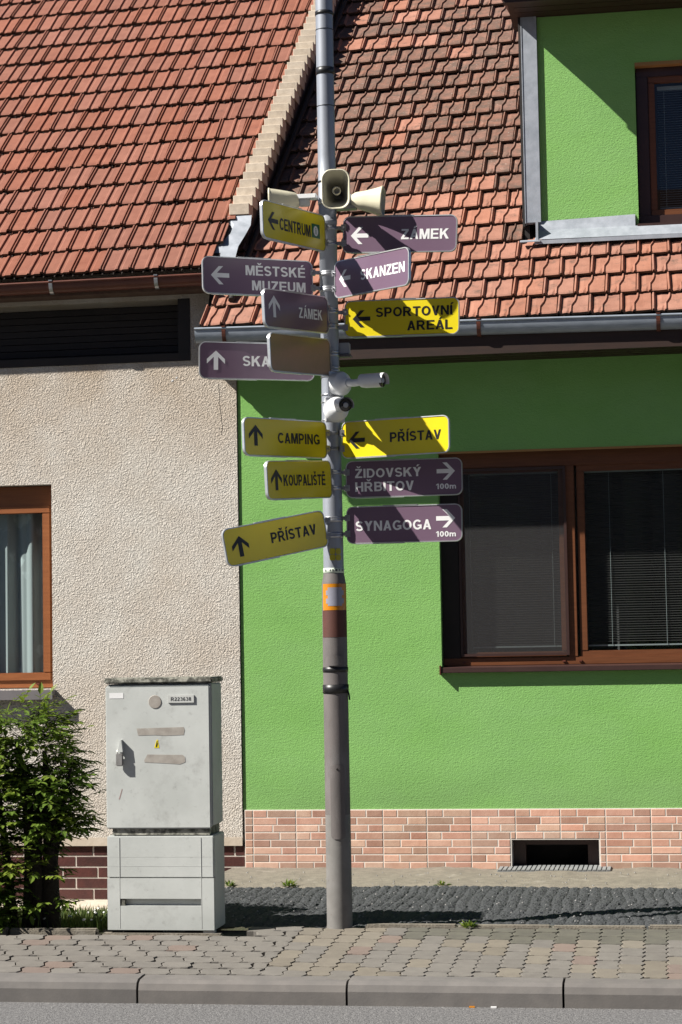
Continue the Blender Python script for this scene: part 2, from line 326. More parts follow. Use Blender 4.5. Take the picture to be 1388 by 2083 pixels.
def pick_r(x, y):
    if y > 10.45 and x > -1.45: return 'paver_d' if not (x < -1.0 and y < 10.6 and random.random() < .4) else 'paver'
    if y > 10.35 and x < -1.5: return 'paver_y'
    q = random.random()
    return 'paver_p' if q < .04 else ('paver_y' if q < .3 else 'paver')
def pick_l(x, y): q = random.random(); return 'paver_p' if q < .05 else ('paver_d' if q < .07 else 'paver')
seam = lambda y: -2.02 + (y - 9.55) * .10
for ci in range(27):
    xc = -1.985 + (ci + .5) * .1135; yc = 9.55 + (.1 if ci % 2 else .2) - .1025
    while yc < 10.85:
        o = link('paver', PR[pick_r(xc, yc)], pave); o.location = (xc + random.uniform(-.001, .001), yc, kerbz(yc) + random.uniform(-.002, .002))
        o.rotation_euler = (.042 + random.uniform(-.008, .008), random.uniform(-.008, .008), random.uniform(-.006, .006)); yc += .205
put_pavers(PL, -4.385, -1.95, 9.55, 9, .150, .140, .5, pick_l, lambda x, y: x + .15 < -1.97 and not (y > 10.6 and x < -2.3))
for k in range(1, 9, 2):
    yc = 9.55 + (k + .5) * .14; o = link('paver', PL['paver'], pave); o.location = (-2.02, yc, kerbz(yc)); o.scale = (.46, 1, 1); o.rotation_euler = (.042, 0, 0)
# edging stones behind the pavers
eg = struct(MB().box(-6, 3, 10.80, 10.84, -.30, -.05).build('edging', M['joint']))
for i in range(9):
    x0 = -1.66 + i * .42 * 1.19
    if x0 > 2: break
    B(x0 + .004, x0 + .494, 10.79, 10.85, -.20, .012 + random.uniform(-.004, .004)).build('edging_stone', M['apron'], eg, bevel=.008)
for i in range(6):
    x0 = -3.06 - (i + 1) * .5 - .02
    B(x0 + .004, x0 + .494, 10.60, 10.65, -.20, .015 + random.uniform(-.006, .004)).build('edging_stone', M['apron'], eg, bevel=.008)
B(-3.06, -2.40, 10.60, 10.66, -.20, -.012).build('edging_stone', M['apron'], eg, bevel=.008)
# ribbed grey mat in front of the green house
mm = MB(); nxm, nym = 640, 120; X0, X1, Y0, Y1 = -3.1, 1.6, 10.845, 12.62
for j in range(nym + 1):
    for i in range(nxm + 1):
        x = X0 + (X1 - X0) * i / nxm; y = Y0 + (Y1 - Y0) * j / nym
        ph = (x + .05 * noise.noise((x * 2, y * 2, 0))) / .066
        h = .012 * abs(math.sin(math.pi * ph)) ** .5 * (.75 + .5 * noise.noise((x * 9, y * 5, 3)))
        h += .004 * noise.noise((x * 26, y * 26, 1)) + .006 * noise.noise((x * 80, y * 50, 2)) + random.uniform(-.0012, .0012) + .02 * noise.noise((x * 1.1, y * 2, 8))
        if abs((y - 11.75) + .02 * math.sin(x * 3)) < .014 and abs(math.sin(math.pi * ph)) < .45: h -= .03
        mm.v.append((x, y, h - .012))
for j in range(nym):
    for i in range(nxm): a = j * (nxm + 1) + i; mm.face([a, a + 1, a + nxm + 2, a + nxm + 1], 0, False)
struct(mm.build('ribbed_mat', M['mat']))
# sandy concrete apron along the green wall
am = MB(); n1, n2 = 160, 16
for j in range(n2 + 1):
    for i in range(n1 + 1):
        x = -3.0 + 4.8 * i / n1; y = 12.56 + 1.06 * j / n2
        am.v.append((x, y, -.004 + .012 * min(1, max(0, (y - 12.6) / .1)) * (1 + noise.noise((x * 3, y * 3, 4))) + .008 * noise.noise((x * 12, y * 12, 2)) - (.0 if j else .05)))
for j in range(n2):
    for i in range(n1): a = j * (n1 + 1) + i; am.face([a, a + 1, a + n1 + 2, a + n1 + 1], 0, True)
struct(am.build('concrete_apron', M['apron']))
# bed with grass at the left, sinking towards the beige wall
def bedz(x, y): return -.02 - .10 * max(0, (y - 10.66)) + .012 * noise.noise((x * 5, y * 5, 0))
bm_ = MB(); n1, n2 = 50, 40
for j in range(n2 + 1):
    for i in range(n1 + 1):
        x = -6.5 + 3.45 * i / n1; y = 10.62 + 2.5 * j / n2; bm_.v.append((x, y, bedz(x, y) - (.3 if i == n1 and False else 0)))
for j in range(n2):
    for i in range(n1): a = j * (n1 + 1) + i; bm_.face([a, a + 1, a + n1 + 2, a + n1 + 1], 0, True)
struct(bm_.build('grass_bed', M['soil']))
struct(MB().box(-6.5, -3.02, 13.1, 13.62, -.33, -.215).build('concrete_path', M['beige_smooth']))
gb = MB(); rnd = random.random
for i in range(9000):
    x = random.uniform(-5.0, -3.04); y = 10.66 + 2.4 * rnd() ** .8
    if x > -3.10 and y < 10.95: continue
    z = bedz(x, y); h = random.uniform(.03, .10) * (.7 + .5 * noise.noise((x * 3, y * 3, 7)) + .3); a = rnd() * 6.28; lean = random.uniform(.0, .6) * h; wd = .0035
    dx, dy = math.cos(a), math.sin(a); b = len(gb.v); t = rnd(); px, py = -dy * wd, dx * wd
    gb.v += [(x - px, y - py, z), (x + px, y + py, z), (x + px * .7 + dx * lean * .4, y + py * .7 + dy * lean * .4, z + h * .6), (x - px * .7 + dx * lean * .4, y - py * .7 + dy * lean * .4, z + h * .6), (x + dx * lean, y + dy * lean, z + h)]
    gb.face([b, b + 1, b + 2, b + 3]); gb.face([b + 3, b + 2, b + 4]); gb.tint += [(t, t, t)] * 5
gr = gb.build('grass', M['grass'], kind='stuff'); tag(gr, 'short sunlit grass between the shrub and the grey cabinet', 'grass')
db = MB()
for i in range(60):
    x = random.uniform(-4.2, -3.1); y = random.uniform(10.7, 12.6); z = bedz(x, y) + random.uniform(.05, .09); r = random.uniform(.007, .011)
    db.lathe([(0, .0005), (.002, r), (.004, .0005)], (x, y, z), (random.uniform(-.4, .4), -.6, .8), n=7)
tag(db.build('daisy_flowers', M['daisy'], kind='stuff'), 'tiny white daisies scattered in the short grass', 'flowers')
pb = MB()
for i in range(420):
    x = random.uniform(-2.9, 1.0); y = random.uniform(10.8, 13.3); s_ = random.uniform(.003, .008)
    b = len(pb.v); z = .012
    pb.v += [(x - s_, y, z), (x, y - s_, z), (x + s_, y, z), (x, y + s_, z), (x, y, z + s_), ]
    for q in ((0, 1, 4), (1, 2, 4), (2, 3, 4), (3, 0, 4)): pb.face([b + k for k in q])
tag(pb.build('pebbles', M['pebble'], kind='stuff'), 'pale little stones lying on the dark ribbed mat', 'pebbles')
def weed(x, y, z, n, s_, label):
    wb = MB()
    for i in range(n):
        a = rnd() * 6.28; L_ = s_ * random.uniform(.6, 1.2); el = random.uniform(.3, 1.2); wd = L_ * .10; t = rnd()
        d = Vector((math.cos(a) * math.cos(el), math.sin(a) * math.cos(el), math.sin(el))); sd = Vector((-math.sin(a), math.cos(a), 0)) * wd
        p = Vector((x + random.uniform(-.4, .4) * s_, y + random.uniform(-.3, .3) * s_, z)); b = len(wb.v)
        wb.v += [tuple(p), tuple(p + d * L_ * .5 + sd), tuple(p + d * L_ - Vector((0, 0, .2 * L_))), tuple(p + d * L_ * .5 - sd)]
        wb.face([b, b + 1, b + 2, b + 3]); wb.tint += [(t, t, t)] * 4
    tag(wb.build('weed', M['leaf']), label, 'weed')
weed(-1.10, 10.80, .0, 60, .055, 'low green weed growing on the edging stone right of the pole')
weed(-2.42, 12.62, .0, 40, .06, 'small green weed at the concrete apron between cabinet and pole')
weed(-1.45, 12.66, .0, 26, .05, 'sparse weed tuft on the apron right of the pole')
weed(-2.80, 12.62, .0, 24, .05, 'tiny reddish weed tuft at the left end of the apron')

# ---------------------------------------------------------------- houses: shared builders
def roof_tile_mesh(nm, kind, w, l, material):
    us = {'l': [0, .03, .07, .085, .105, .12, .15, .17, .36, .53, .58, .64, .68, .76, .80, .99, 1.0],
          'g': [0, .02, .06, .09, .12, .2, .3, -1, -2, -3, -4, .72, .85, .97, 1.0]}[kind]
    hl = {'l': [.002, .020, .020, .003, .003, .014, .014, .003, .004, .004, .013, .013, .001, .001, .006, .006, -.004]}
    vs = [0, .04, .35, .6, .8, 1.22]; m_ = MB(); grid = []
    for v in vs:
        row = []
        for i, u in enumerate(us):
            if kind == 'l': uu = u; h = hl['l'][i]
            else:
                t = min(1, max(0, (v - .38) / .3)); um = .43 + .13 * t
                if u < 0:
                    uu = um + {-1: -.045, -2: -.015, -3: .015, -4: .05}[u]; h = {-1: .001, -2: .015, -3: .016, -4: .005}[u]
                else:
                    uu = u; h = {0: .004, .02: .020, .06: .021, .09: .010, .12: -.002, .2: -.003, .3: .001, .72: .006, .85: .008, .97: .010, 1.0: -.004}[u]
                    if .2 <= u <= .3 and v < .2: h += .006
            z = h + (.034 - .030 * v) + (-.006 if v == 0 else 0)
            row.append((uu * w, v * l - (.004 if v == 0 else 0), z))
        grid.append(row)
    n = len(us); b0 = [(x, y + .006, z - .022 if 0 < i < n - 1 else z - .010) for i, (x, y, z) in enumerate(grid[0])]
    rings = [b0, [(x, y + .001, z - .002) for x, y, z in grid[0]]] + grid[0:]
    m_.loft(rings, closed=False, cap0=False, cap1=False, sm=False)
    nf = len(m_.f); notch_shade = []
    for u in ((.13, .50, .78) if kind == 'l' else ()):  # dark triangles painted for the shadowed gaps below the tile edge
        b = len(m_.v); m_.v += [((u - .045) * w, .001, .017), ((u + .035) * w, .001, .017), ((u - .012) * w, -.030, .012)]; m_.face([b, b + 2, b + 1]); 
    me = bpy.data.meshes.new(nm); me.from_pydata(m_.v, [], m_.f); me.materials.append(material); me.materials.append(M['tile_edge']); me.materials.append(M['under'])
    n1_ = len(us) - 1
    for i, p in enumerate(me.polygons):
        if i < n1_: p.material_index = 1
        elif i >= nf: p.material_index = 2
    return me
def wall_with_holes(mb, x0, x1, z0, z1, y0, y1, holes):
    xs = sorted({x0, x1, *[h[0] for h in holes], *[h[1] for h in holes]}); zs = sorted({z0, z1, *[h[2] for h in holes], *[h[3] for h in holes]})
    xs = [x for x in xs if x0 <= x <= x1]; zs = [z for z in zs if z0 <= z <= z1]; vid = {}
    def V(x, y, z):
        k = (round(x, 5), y, round(z, 5))
        if k not in vid: vid[k] = len(mb.v); mb.v.append((x, y, z))
        return vid[k]
    solid = lambda a, b: not any(h[0] - 1e-6 <= a[0] and a[1] <= h[1] + 1e-6 and h[2] - 1e-6 <= b[0] and b[1] <= h[3] + 1e-6 for h in holes)
    for i in range(len(xs) - 1):
        for j in range(len(zs) - 1):
            a, b = (xs[i], xs[i + 1]), (zs[j], zs[j + 1])
            if not solid(a, b): continue
            mb.face([V(a[0], y0, b[0]), V(a[1], y0, b[0]), V(a[1], y0, b[1]), V(a[0], y0, b[1])])
            mb.face([V(a[0], y1, b[0]), V(a[0], y1, b[1]), V(a[1], y1, b[1]), V(a[1], y1, b[0])])
            for di, dj, e in ((-1, 0, (a[0], b[0], a[0], b[1])), (1, 0, (a[1], b[1], a[1], b[0])), (0, -1, (a[1], b[0], a[0], b[0])), (0, 1, (a[0], b[1], a[1], b[1]))):
                ii, jj = i + di, j + dj
                if 0 <= ii < len(xs) - 1 and 0 <= jj < len(zs) - 1 and solid((xs[ii], xs[ii + 1]), (zs[jj], zs[jj + 1])): continue
                mb.face([V(e[0], y0, e[1]), V(e[2], y0, e[3]), V(e[2], y1, e[3]), V(e[0], y1, e[1])])
    return mb
def gutter(x0, z0, x1, z1, yf, r, mats, parent, bracket_x, bmat, name='gutter', dep=.09):
    m_ = MB(); n = 14; sq = dep / r
    def ring(x, z, rr):
        return [(x, yf + r + math.cos(t) * rr, z + math.sin(t) * rr * sq) for t in [math.pi + math.pi * k / n for k in range(n + 1)]]
    m_.loft([ring(x0, z0, r), ring(x1, z1, r)], closed=False, cap0=False, cap1=False)
    m_.loft([ring(x0, z0, r - .004), ring(x1, z1, r - .004)], closed=False, cap0=False, cap1=False)
    for rg in (ring(x0, z0, r),): m_.loft([rg, [(x + .003, y, z) for x, y, z in rg]], closed=True)
    m_.tube([(x0, yf, z0), (x1, yf, z1)], .009, 8)
    g_ = m_.build(name, mats, parent)
    for bx in bracket_x:
        zz = z0 + (z1 - z0) * (bx - x0) / (x1 - x0); q = MB()
        for k in range(8):
            t0, t1 = math.pi + math.pi * k / 16, math.pi + math.pi * (k + 1) / 16
            q.loft([[(bx + dx, yf + r + math.cos(t) * rr, zz + math.sin(t) * rr * sq) for dx, rr in ((-.013, r + .002), (.013, r + .002), (.013, r + .006), (-.013, r + .006))] for t in (t0, t1)], sm=False)
        q.box(bx - .013, bx + .013, yf - .012, yf + .03, zz + .006, zz + .014)
        q.build('gutter_bracket', bmat, g_)
    return g_

# ---------------------------------------------------------------- green house
GH = thing('green_house', (-.4, 13.6, 0), 'bright green rendered house with brick patterned plinth, dormer and weathered tiled roof', 'house')
YW = 13.60
WX0, WX1, WZ0, WZ1 = -1.530, 1.30, 1.335, 2.810
mb = MB(); wall_with_holes(mb, -2.915, 2.4, .40, 3.62, YW, YW + .32, [(WX0, WX1, WZ0, WZ1)])
mb.build('wall', M['green'], GH)
# plinth with brick patterned tiles around the cellar opening
pl = MB(); wall_with_holes(pl, -2.905, 2.4, -.12, .40, YW - .0078, YW + .33, [(-1.086, -.506, -.03, .194)])
plinth = pl.build('plinth', M['grout'], GH)
CX0, CX1, CZ = -1.092, -.500, .198
TW, TH = .2985, .150
def ptile(x0, x1, z0, z1, pat, seedv):
    rr = random.Random(seedv); m_ = MB(); m_.box(x0 + .0025, x1 - .0025, YW - .009, YW + .003, z0 + .0025, z1 - .0025, 1, (1, 1, 1))
    splits = [[.37], [.60], [.52]] if pat == 0 else ([[.62], [.40], [.66]] if pat == 1 else [[.33], [.56], [.46]])
    rh = .05
    row = 0; zt = z1 - .0035
    k = 0
    full0 = x0 - (x0 - PXO + 1e-4) % TW + 1e-4 
    while zt - .012 > z0:
        zb = max(zt - (rh - .0045 if k else rh - .0045), z0 + .0035)
        cuts = [full0, full0 + TW * splits[k % 3][0], full0 + TW]
        for a, b in zip(cuts[:-1], cuts[1:]):
            a2, b2 = max(a, x0) + .0035, min(b, x1) - .0035
            if a < x0: a2 = x0 + .0035
            if b > x1: b2 = x1 - .0035
            if b2 - a2 < .012: continue
            v = rr.choice([.72, .82, .92, 1.0, 1.08, 1.2]); w_ = rr.uniform(-.08, .12); tn = (v, v * (.92 + w_), v * (.88 + w_))
            bx = MB()
            e = .003; b0 = len(m_.v); y0, y1 = YW - .0088, YW - .0102 - rr.uniform(0, .0008)
            m_.v += [(a2, y0, zb), (b2, y0, zb), (b2, y0, zt), (a2, y0, zt), (a2 + e, y1, zb + e), (b2 - e, y1, zb + e), (b2 - e, y1, zt - e), (a2 + e, y1, zt - e)]
            for q in ((4, 5, 6, 7), (0, 1, 5, 4), (1, 2, 6, 5), (2, 3, 7, 6), (3, 0, 4, 7)): m_.face([b0 + i for i in q], 0)
            m_.tint += [tn] * 8
        zt -= rh; k += 1
    m_.build('plinth_tile', [M['ptile'], M['grout']], plinth)
PXO = -2.847 - 2 * TW
rowz = [(.248, .398), (.098, .248), (-.022, .098)]
c = 0
for ri, (z0, z1) in enumerate(rowz):
    x = PXO
    while x < 2.2:
        a, b = max(x, -2.905), min(x + TW, 2.2); segs = [(a, b, z0, z1)] if b - a > .01 else []
        if segs and b > CX0 and a < CX1 and z0 < CZ:
            segs = []
            if a < CX0 - .01: segs.append((a, CX0, z0, z1))
            if b > CX1 + .01: segs.append((CX1, b, z0, z1))
            if z1 > CZ + .01: segs.append((max(a, CX0), min(b, CX1), CZ, z1))
        for s_ in segs: ptile(*s_, (c * 7 + ri) % 3, c * 31 + ri); 
        c += 1; x += TW
# cellar window recess
q = MB(); q.box(-1.086, -.506, YW + .31, YW + .325, -.03, .194); q.box(-1.0, -.6, YW + .20, YW + .22, .14, .155)
cw = q.build('cellar_window', M['dark'], GH)
q = MB(); 
for a in ((-1.084, -1.0, YW + .12, YW + .16, -.01, .192), (-.585, -.508, YW + .12, YW + .16, -.01, .192), (-1.0, -.585, YW + .12, YW + .16, .15, .192)): q.box(*a)
q.build('frame', M['dkbrown'], cw)
q = MB(); q.box(-1.17, -.425, YW - .20, YW + .10, -.016, .012)
for k in range(24): q.box(-1.165 + k * .031, -1.165 + k * .031 + .022, YW - .202, YW + .08, .012, .0185)
q.build('cellar_ledge', M['ledge'], GH)
# window
W = MB()
YF = 13.685
W.box(WX0, WX1, YF, YF + .07, WZ0 + .02, 1.408); W.box(WX0, WX1, YF, YF + .07, 2.70, WZ1 - .004)   # bottom and head
W.box(-.680, -.615, YF - .001, YF + .07, 1.408, 2.70); W.box(.55, .615, YF - .001, YF + .07, 1.408, 2.70)
win = W.build('window', M['brown'], GH, bevel=.004)
B(WX0 + .002, -1.41, YF - .004, YF + .07, 1.4085, 2.6995).build('shade_coloured_stile', M['board'], win)  # left stile coloured black for the shade of the window reveal
def sash(x0, x1, z0, z1, y, wd, m, parent, frame='sash'):
    s = MB(); s.box(x0, x1, y, y + .045, z0, z0 + wd); s.box(x0, x1, y, y + .045, z1 - wd, z1); s.box(x0, x0 + wd, y, y + .045, z0 + wd, z1 - wd); s.box(x1 - wd, x1, y, y + .045, z0 + wd, z1 - wd)
    o = s.build(frame, m, parent, bevel=.004)
    g_ = MB(); g_.v = [(x0 + wd, y + .022, z0 + wd), (x1 - wd, y + .022, z0 + wd), (x1 - wd, y + .022, z1 - wd), (x0 + wd, y + .022, z1 - wd)]; g_.face([0, 1, 2, 3]); g_.build('pane', M['glass'], parent)
    return o
# the glass sits behind the frame; right sash, left sash
sash(-.600, .545, 1.395, 2.712, YF + .014, .052, M['brown'], win)
sash(-1.405, -.690, 1.412, 2.70, YF + .018, .035, M['brown'], win)
q = MB(); q.box(-1.405, -.672, YF - .018, YF - .004, 1.420, 1.436); q.box(-1.405, -.672, YF - .018, YF - .004, 2.68, 2.696); q.box(-1.405, -1.391, YF - .018, YF - .004, 1.436, 2.68); q.box(-.690, -.672, YF - .018, YF - .004, 1.436, 2.68)
q.build('screen_frame', M['dkbrown'], win)
q = MB(); q.v = [(-1.391, YF - .010, 1.436), (-.690, YF - .010, 1.436), (-.690, YF - .010, 2.68), (-1.391, YF - .010, 2.68)]; q.face([0, 1, 2, 3])
q.build('insect_screen', M['screen'], win)
for xx in (-1.385, -.71, -.60): B(xx - .012, xx + .012, YF - .010, YF + .002, 1.372, 1.386).build('drain_cap', M['gutbrown'], win, bevel=.003)
def blind(x0, x1, z0, z1, y, cords, m, parent):
    q = MB(); z = z1 - .02
    while z > z0 + .02:
        q.obox(((x0 + x1) / 2, y, z), ((x1 - x0) / 2, 0, 0), (0, .009, .004), (0, 0, .0004)); z -= .0165
    o = q.build('blind_slats', m, parent, kind='stuff')
    B(x0, x1, y - .012, y + .012, z1 - .014, z1 + .012).build('blind_headrail', M['blindrail'], parent)
    B(x0, x1, y - .010, y + .010, z0, z0 + .010).build('blind_bottom_rail', M['blindrail'], parent)
    for cx in cords: MB().tube([(cx, y - .014, z1), (cx, y - .014, z0 + .01)], .0014, 5).build('blind_cord', M['blindrail'], parent)
M['blindrail'] = mat('pale_blind_rail', (.42, .47, .47), None, 9, .5)
M['slat'] = mat('dull_brown_blind_slat', (.09, .085, .08), None, 9, .45)
blind(-.55, .49, 1.475, 2.668, YF + .085, (-.385, -.02), M['slat'], win)
blind(-1.33, -.73, 1.475, 2.672, YF + .085, (-1.335, -.775), M['slat'], win)
cq = MB(); n = 200
for z in (1.40, 2.0, 2.72):
    for i in range(n + 1):
        x = -1.5 + 2.6 * i / n; f = (i / n) * 62; cq.v.append((x, YF + .22 + .035 * math.sin(f + .6 * math.sin(f * .31) + z * .1) + .014 * math.sin(f * 2.1 + 1), z))
for j in range(2):
    for i in range(n): a = j * (n + 1) + i; cq.face([a, a + 1, a + n + 2, a + n + 1], 0, True)
cq.build('curtain', M['darkcurtain'], win)
q = MB(); q.box(WX0, WX1, 14.6, 14.62, 1.2, 2.9); q.box(WX0 - .02, WX0, YW + .32, 14.6, 1.2, 2.9); q.box(WX1, WX1 + .02, YW + .32, 14.6, 1.2, 2.9); q.box(WX0, WX1, YW + .32, 14.6, 1.18, 1.2); q.box(WX0, WX1, YW + .32, 14.6, 2.9, 2.92)
q.build('room', M['dark'], GH)
q = MB(); q.v = [(WX0 - .012, YW - .045, 1.345), (WX1 + .02, YW - .045, 1.345), (WX1 + .02, YF + .01, 1.356), (WX0 - .012, YF + .01, 1.356), (WX0 - .012, YW - .045, 1.312), (WX1 + .02, YW - .045, 1.312), (WX1 + .02, YF + .01, 1.323), (WX0 - .012, YF + .01, 1.323)]
for f in ((0, 1, 2, 3), (4, 7, 6, 5), (0, 4, 5, 1), (1, 5, 6, 2), (2, 6, 7, 3), (3, 7, 4, 0)): q.face(list(f))
q.build('window_sill', M['dkbrown'], GH, bevel=.003)
B(WX0 - .012, WX0 - .004, YW - .052, YW - .002, 1.30, 1.362).build('sill_end_cap', M['gutbrown'], GH)
B(WX0, WX1, YW - .003, YW + .012, WZ1 - .013, WZ1 + .001).build('lintel_edge_strip', M['ochre'], GH)
# soffit, fascia, gutter
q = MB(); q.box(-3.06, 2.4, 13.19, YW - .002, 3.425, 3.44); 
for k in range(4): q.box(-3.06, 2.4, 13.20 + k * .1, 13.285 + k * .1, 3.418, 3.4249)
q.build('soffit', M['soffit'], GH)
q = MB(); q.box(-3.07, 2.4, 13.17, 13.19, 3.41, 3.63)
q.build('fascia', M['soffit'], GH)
gutter(-3.10, 3.650, 2.0, 3.584, 13.11, .052, M['zincgut'], GH, (-2.90, -1.187, -.02), M['gutbrown'])
# roof
aG = R(43); ca, sa = math.cos(aG), math.sin(aG); lG, wG = .2331, .2048; GX0, GY0, GZ0, GE = -1.286, 13.15, 3.635, -.011
def gpt(X, s, h=0): return (X, GY0 + s * ca - h * sa, GZ0 + GE * (X - GX0) + s * sa + h * ca)
def gablex(Y): return -3.07 + .128 * (Y - 13.2)
DX = -.905; DY = 13.832                       # dormer left edge and front plane
q = MB()
for s0, s1 in ((.02, 6.2),):
    a_, b_, c_, d_ = gpt(gablex(13.2), s0, -.01), gpt(2.4, s0, -.01), gpt(2.4, s1, -.01), gpt(gablex(17.8), s1, -.01)
    n0 = len(q.v); q.v += [a_, b_, c_, d_]; q.face([n0, n0 + 1, n0 + 2, n0 + 3])
groof = q.build('roof', M['under'], GH)
MG = {k: roof_tile_mesh('roof_tile', 'g', wG, lG, M[k]) for k in ('tile_g', 'tile_w')}
def camproj(p):
    d = Vector(p) - Vector((0, 0, 1.5)); z = d.dot(fw); return 694 + 4100 * d.dot(rt2) / z, 1041.5 - 4100 * d.dot(up2) / z
rest = {k: [] for k in ('tile_g', 'tile_w', 'tile_l')}
def place_tile(me, key, org, ex, ey, ez, sx, parent, cx):
    mtx = Matrix(((ex.x * sx, ey.x, ez.x, org[0]), (ex.y * sx, ey.y, ez.y, org[1]), (ex.z * sx, ey.z, ez.z, org[2]), (0, 0, 0, 1)))
    px, py = camproj(org)
    if -75 < px < 1400 and -45 < py < 720:
        o = link('roof_tile', me, parent); j = Matrix.Translation((0, random.gauss(0, .003), random.gauss(0, .0012))) @ Matrix.Rotation(random.gauss(0, .010), 4, 'Z') @ Matrix.Rotation(random.gauss(0, .010), 4, 'X') @ Matrix.Rotation(random.gauss(0, .006), 4, 'Y')
        o.parent = parent; o.matrix_parent_inverse = Matrix.Identity(4); o.matrix_world = mtx @ j
        o.matrix_basis = parent_inv(parent) @ (mtx @ j)
    else: rest[key].append((me, mtx))
def parent_inv(p): return Matrix.Identity(4)
cnt = 0
for r in range(24):
    s0 = r * lG; Y = GY0 + s0 * ca
    for c in range(-12, 16):
        x = GX0 + (c + (.5 if r % 2 else 0)) * wG + .003 * r; gx = gablex(Y) + .01; sx = 1; xs = x
        if x + wG < gx + .03: continue
        if x < gx: sx = (x + wG - gx) / wG; xs = gx
        if Y > DY - .12:
            if xs > DX - .05: continue
            if x + wG > DX - .03: sx = (DX - .03 - xs) / wG
        if xs > 1.6 or sx < .12: continue
        wq = noise.noise((x * .8, s0 * .8, 5)) * .6 + (1 - abs(s0 - 3.1) / 1.9) - max(0, (x + 1.4)) * .5
        key = 'tile_w' if wq > .22 + random.gauss(0, .26) else 'tile_g'
        place_tile(MG[key], key, gpt(xs, s0), Vector((1, 0, GE)), Vector((0, ca, sa)), Vector((0, -sa, ca)), sx, groof, c); cnt += 1
# dormer
DH = bpy.data.objects.new
q = MB(); wall_with_holes(q, DX + .105, 2.2, 4.40, 5.92, DY, DY + .25, [(-.134, 1.2, 4.355, 5.486)])
q.box(-.155, -.1345, DY + .001, DY + .2, 4.345, 4.3999)
dw = q.build('dormer_wall', M['green'], GH)
q = MB(); q.box(DX - .015, DX + .02, DY + .05, 16.9, 4.2, 6.05); q.build('dormer_cheek', M['board'], GH)
q = MB(); q.box(DX, DX + .103, DY - .022, DY + .05, 4.405, 5.915); q.box(DX - .006, DX, DY - .026, DY + .05, 4.40, 5.92)
q.build('corner_flashing', M['zinc'], GH)
B(DX - .024, DX - .007, DY - .018, DY + .05, 4.38, 5.93).build('corner_edge', M['board'], GH)
q = MB()
q.v = [(DX + .09, DY - .004, 4.412), (-.158, DY - .004, 4.430), (-.158, DY - .030, 4.345), (DX + .09, DY - .03, 4.345), (2.0, DY - .03, 4.345), (2.0, DY - .1, 4.255), (DX + .06, DY - .1, 4.268), (-.158, DY - .004, 4.345), (2.0, DY - .004, 4.35)]
q.face([0, 1, 2, 3]); q.face([3, 2, 4, 5, 6]); q.box(DX + .06, 2.0, DY - .104, DY - .1, 4.235, 4.262)
q.build('base_flashing', M['zinc'], GH)
q = MB(); q.obox((DX + .03, DY - .09, 4.262), (.07, 0, 0), (0, .03, .01), (0, 0, .003)); q.obox((DX + .078, DY - .05, 4.33), (.008, 0, 0), (0, .05, 0), (0, 0, .07)); q.build('flashing_end', M['zinc'], GH)
q = MB(); q.box(-.128, 1.2, DY + .065, DY + .13, 4.372, 4.43); q.box(-.128, 1.2, DY + .065, DY + .13, 5.40, 5.48); q.box(-.128, -.05, DY + .065, DY + .13, 4.43, 5.40)
dwin = q.build('dormer_window', M['dkbrown'], GH, bevel=.004)  # dark brown frame also has the recess shade in its colour
sash(-.048, .62, 4.425, 5.405, DY + .08, .045, M['brown'], dwin)
q = MB(); z = 5.33
blind(.015, .57, 4.49, 5.34, DY + .17, (.06, .4), mat('light_blind_slat', (.30, .30, .31), None, 9, .45), dwin)
B(-.134, 1.2, DY + .14 + .25, DY + .42, 4.3, 5.6).build('dormer_room', M['dark'], GH)
B(-.145, 1.3, DY - .035, DY + .075, 4.325, 4.357).build('dormer_sill', M['dkbrown'], GH, bevel=.003)
B(-.134, 1.2, DY - .003, DY + .06, 5.462, 5.487).build('dormer_edge_strip', M['ochre'], GH)
q = MB(); q.box(-.98, 2.3, DY - .36, DY + .3, 5.86, 5.88)
for k in range(6): q.box(-.94, 2.3, DY - .35 + k * .11, DY - .25 + k * .11, 5.85, 5.8599)
q.build('dormer_soffit', M['soffit'], GH)
q = MB(); q.v = [(-1.02, DY - .44, 5.87), (2.3, DY - .44, 5.87), (2.3, DY + 3, 6.5), (-1.02, DY + 3, 6.5), (-1.02, DY - .44, 5.95), (2.3, DY - .44, 5.95), (2.3, DY + 3, 6.6), (-1.02, DY + 3, 6.6)]
for f in ((0, 3, 2, 1), (4, 5, 6, 7), (0, 1, 5, 4), (1, 2, 6, 5), (2, 3, 7, 6), (3, 0, 4, 7)): q.face(list(f))
q.build('dormer_roof', M['gutbrown'], GH)
B(-1.0, 2.3, DY - .42, DY - .36, 5.835, 5.869).build('dormer_eave_trim', M['soffit'], GH)

# ---------------------------------------------------------------- beige house
BH = thing('beige_house', (-4.6, 13.6, -.2), 'beige roughcast house with red tiled roof, dark brick plinth and open loft slot', 'house')
LW = (-6.0, -4.256, 1.245, 2.675)
YB = 13.588
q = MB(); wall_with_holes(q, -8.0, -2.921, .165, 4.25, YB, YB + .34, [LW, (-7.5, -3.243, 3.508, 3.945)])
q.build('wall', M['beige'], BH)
B(-8.0, -2.922, YB - .004, YB + .3, .158, .215).build('plaster_base', M['beige_smooth'], BH)
q = MB(); q.box(-8.0, -2.908, YW + .008, YW + .3, -.33, .158)
bp = q.build('brick_plinth', M['mortar'], BH)
bmesh_brick = {}
def brick(x0, x1, z0, z1):
    B(x0, x1, YW + .006 - random.uniform(0, .0015), YW + .012, z0, z1).build('brick', M['brick'], bp, bevel=.0012, seg=1)
for k in range(7):
    z1 = .156 - k * .0745; x = -5.6 + (0 if k % 2 else .125) + (.03 if k in (2, 5) else 0)
    while x < -2.92:
        x1 = min(x + .238, -2.912)
        if x1 - x > .03: brick(x, x1, z1 - .0645, z1)
        x += .250
ck = MB(); pz = 3.34; pxx = -3.045
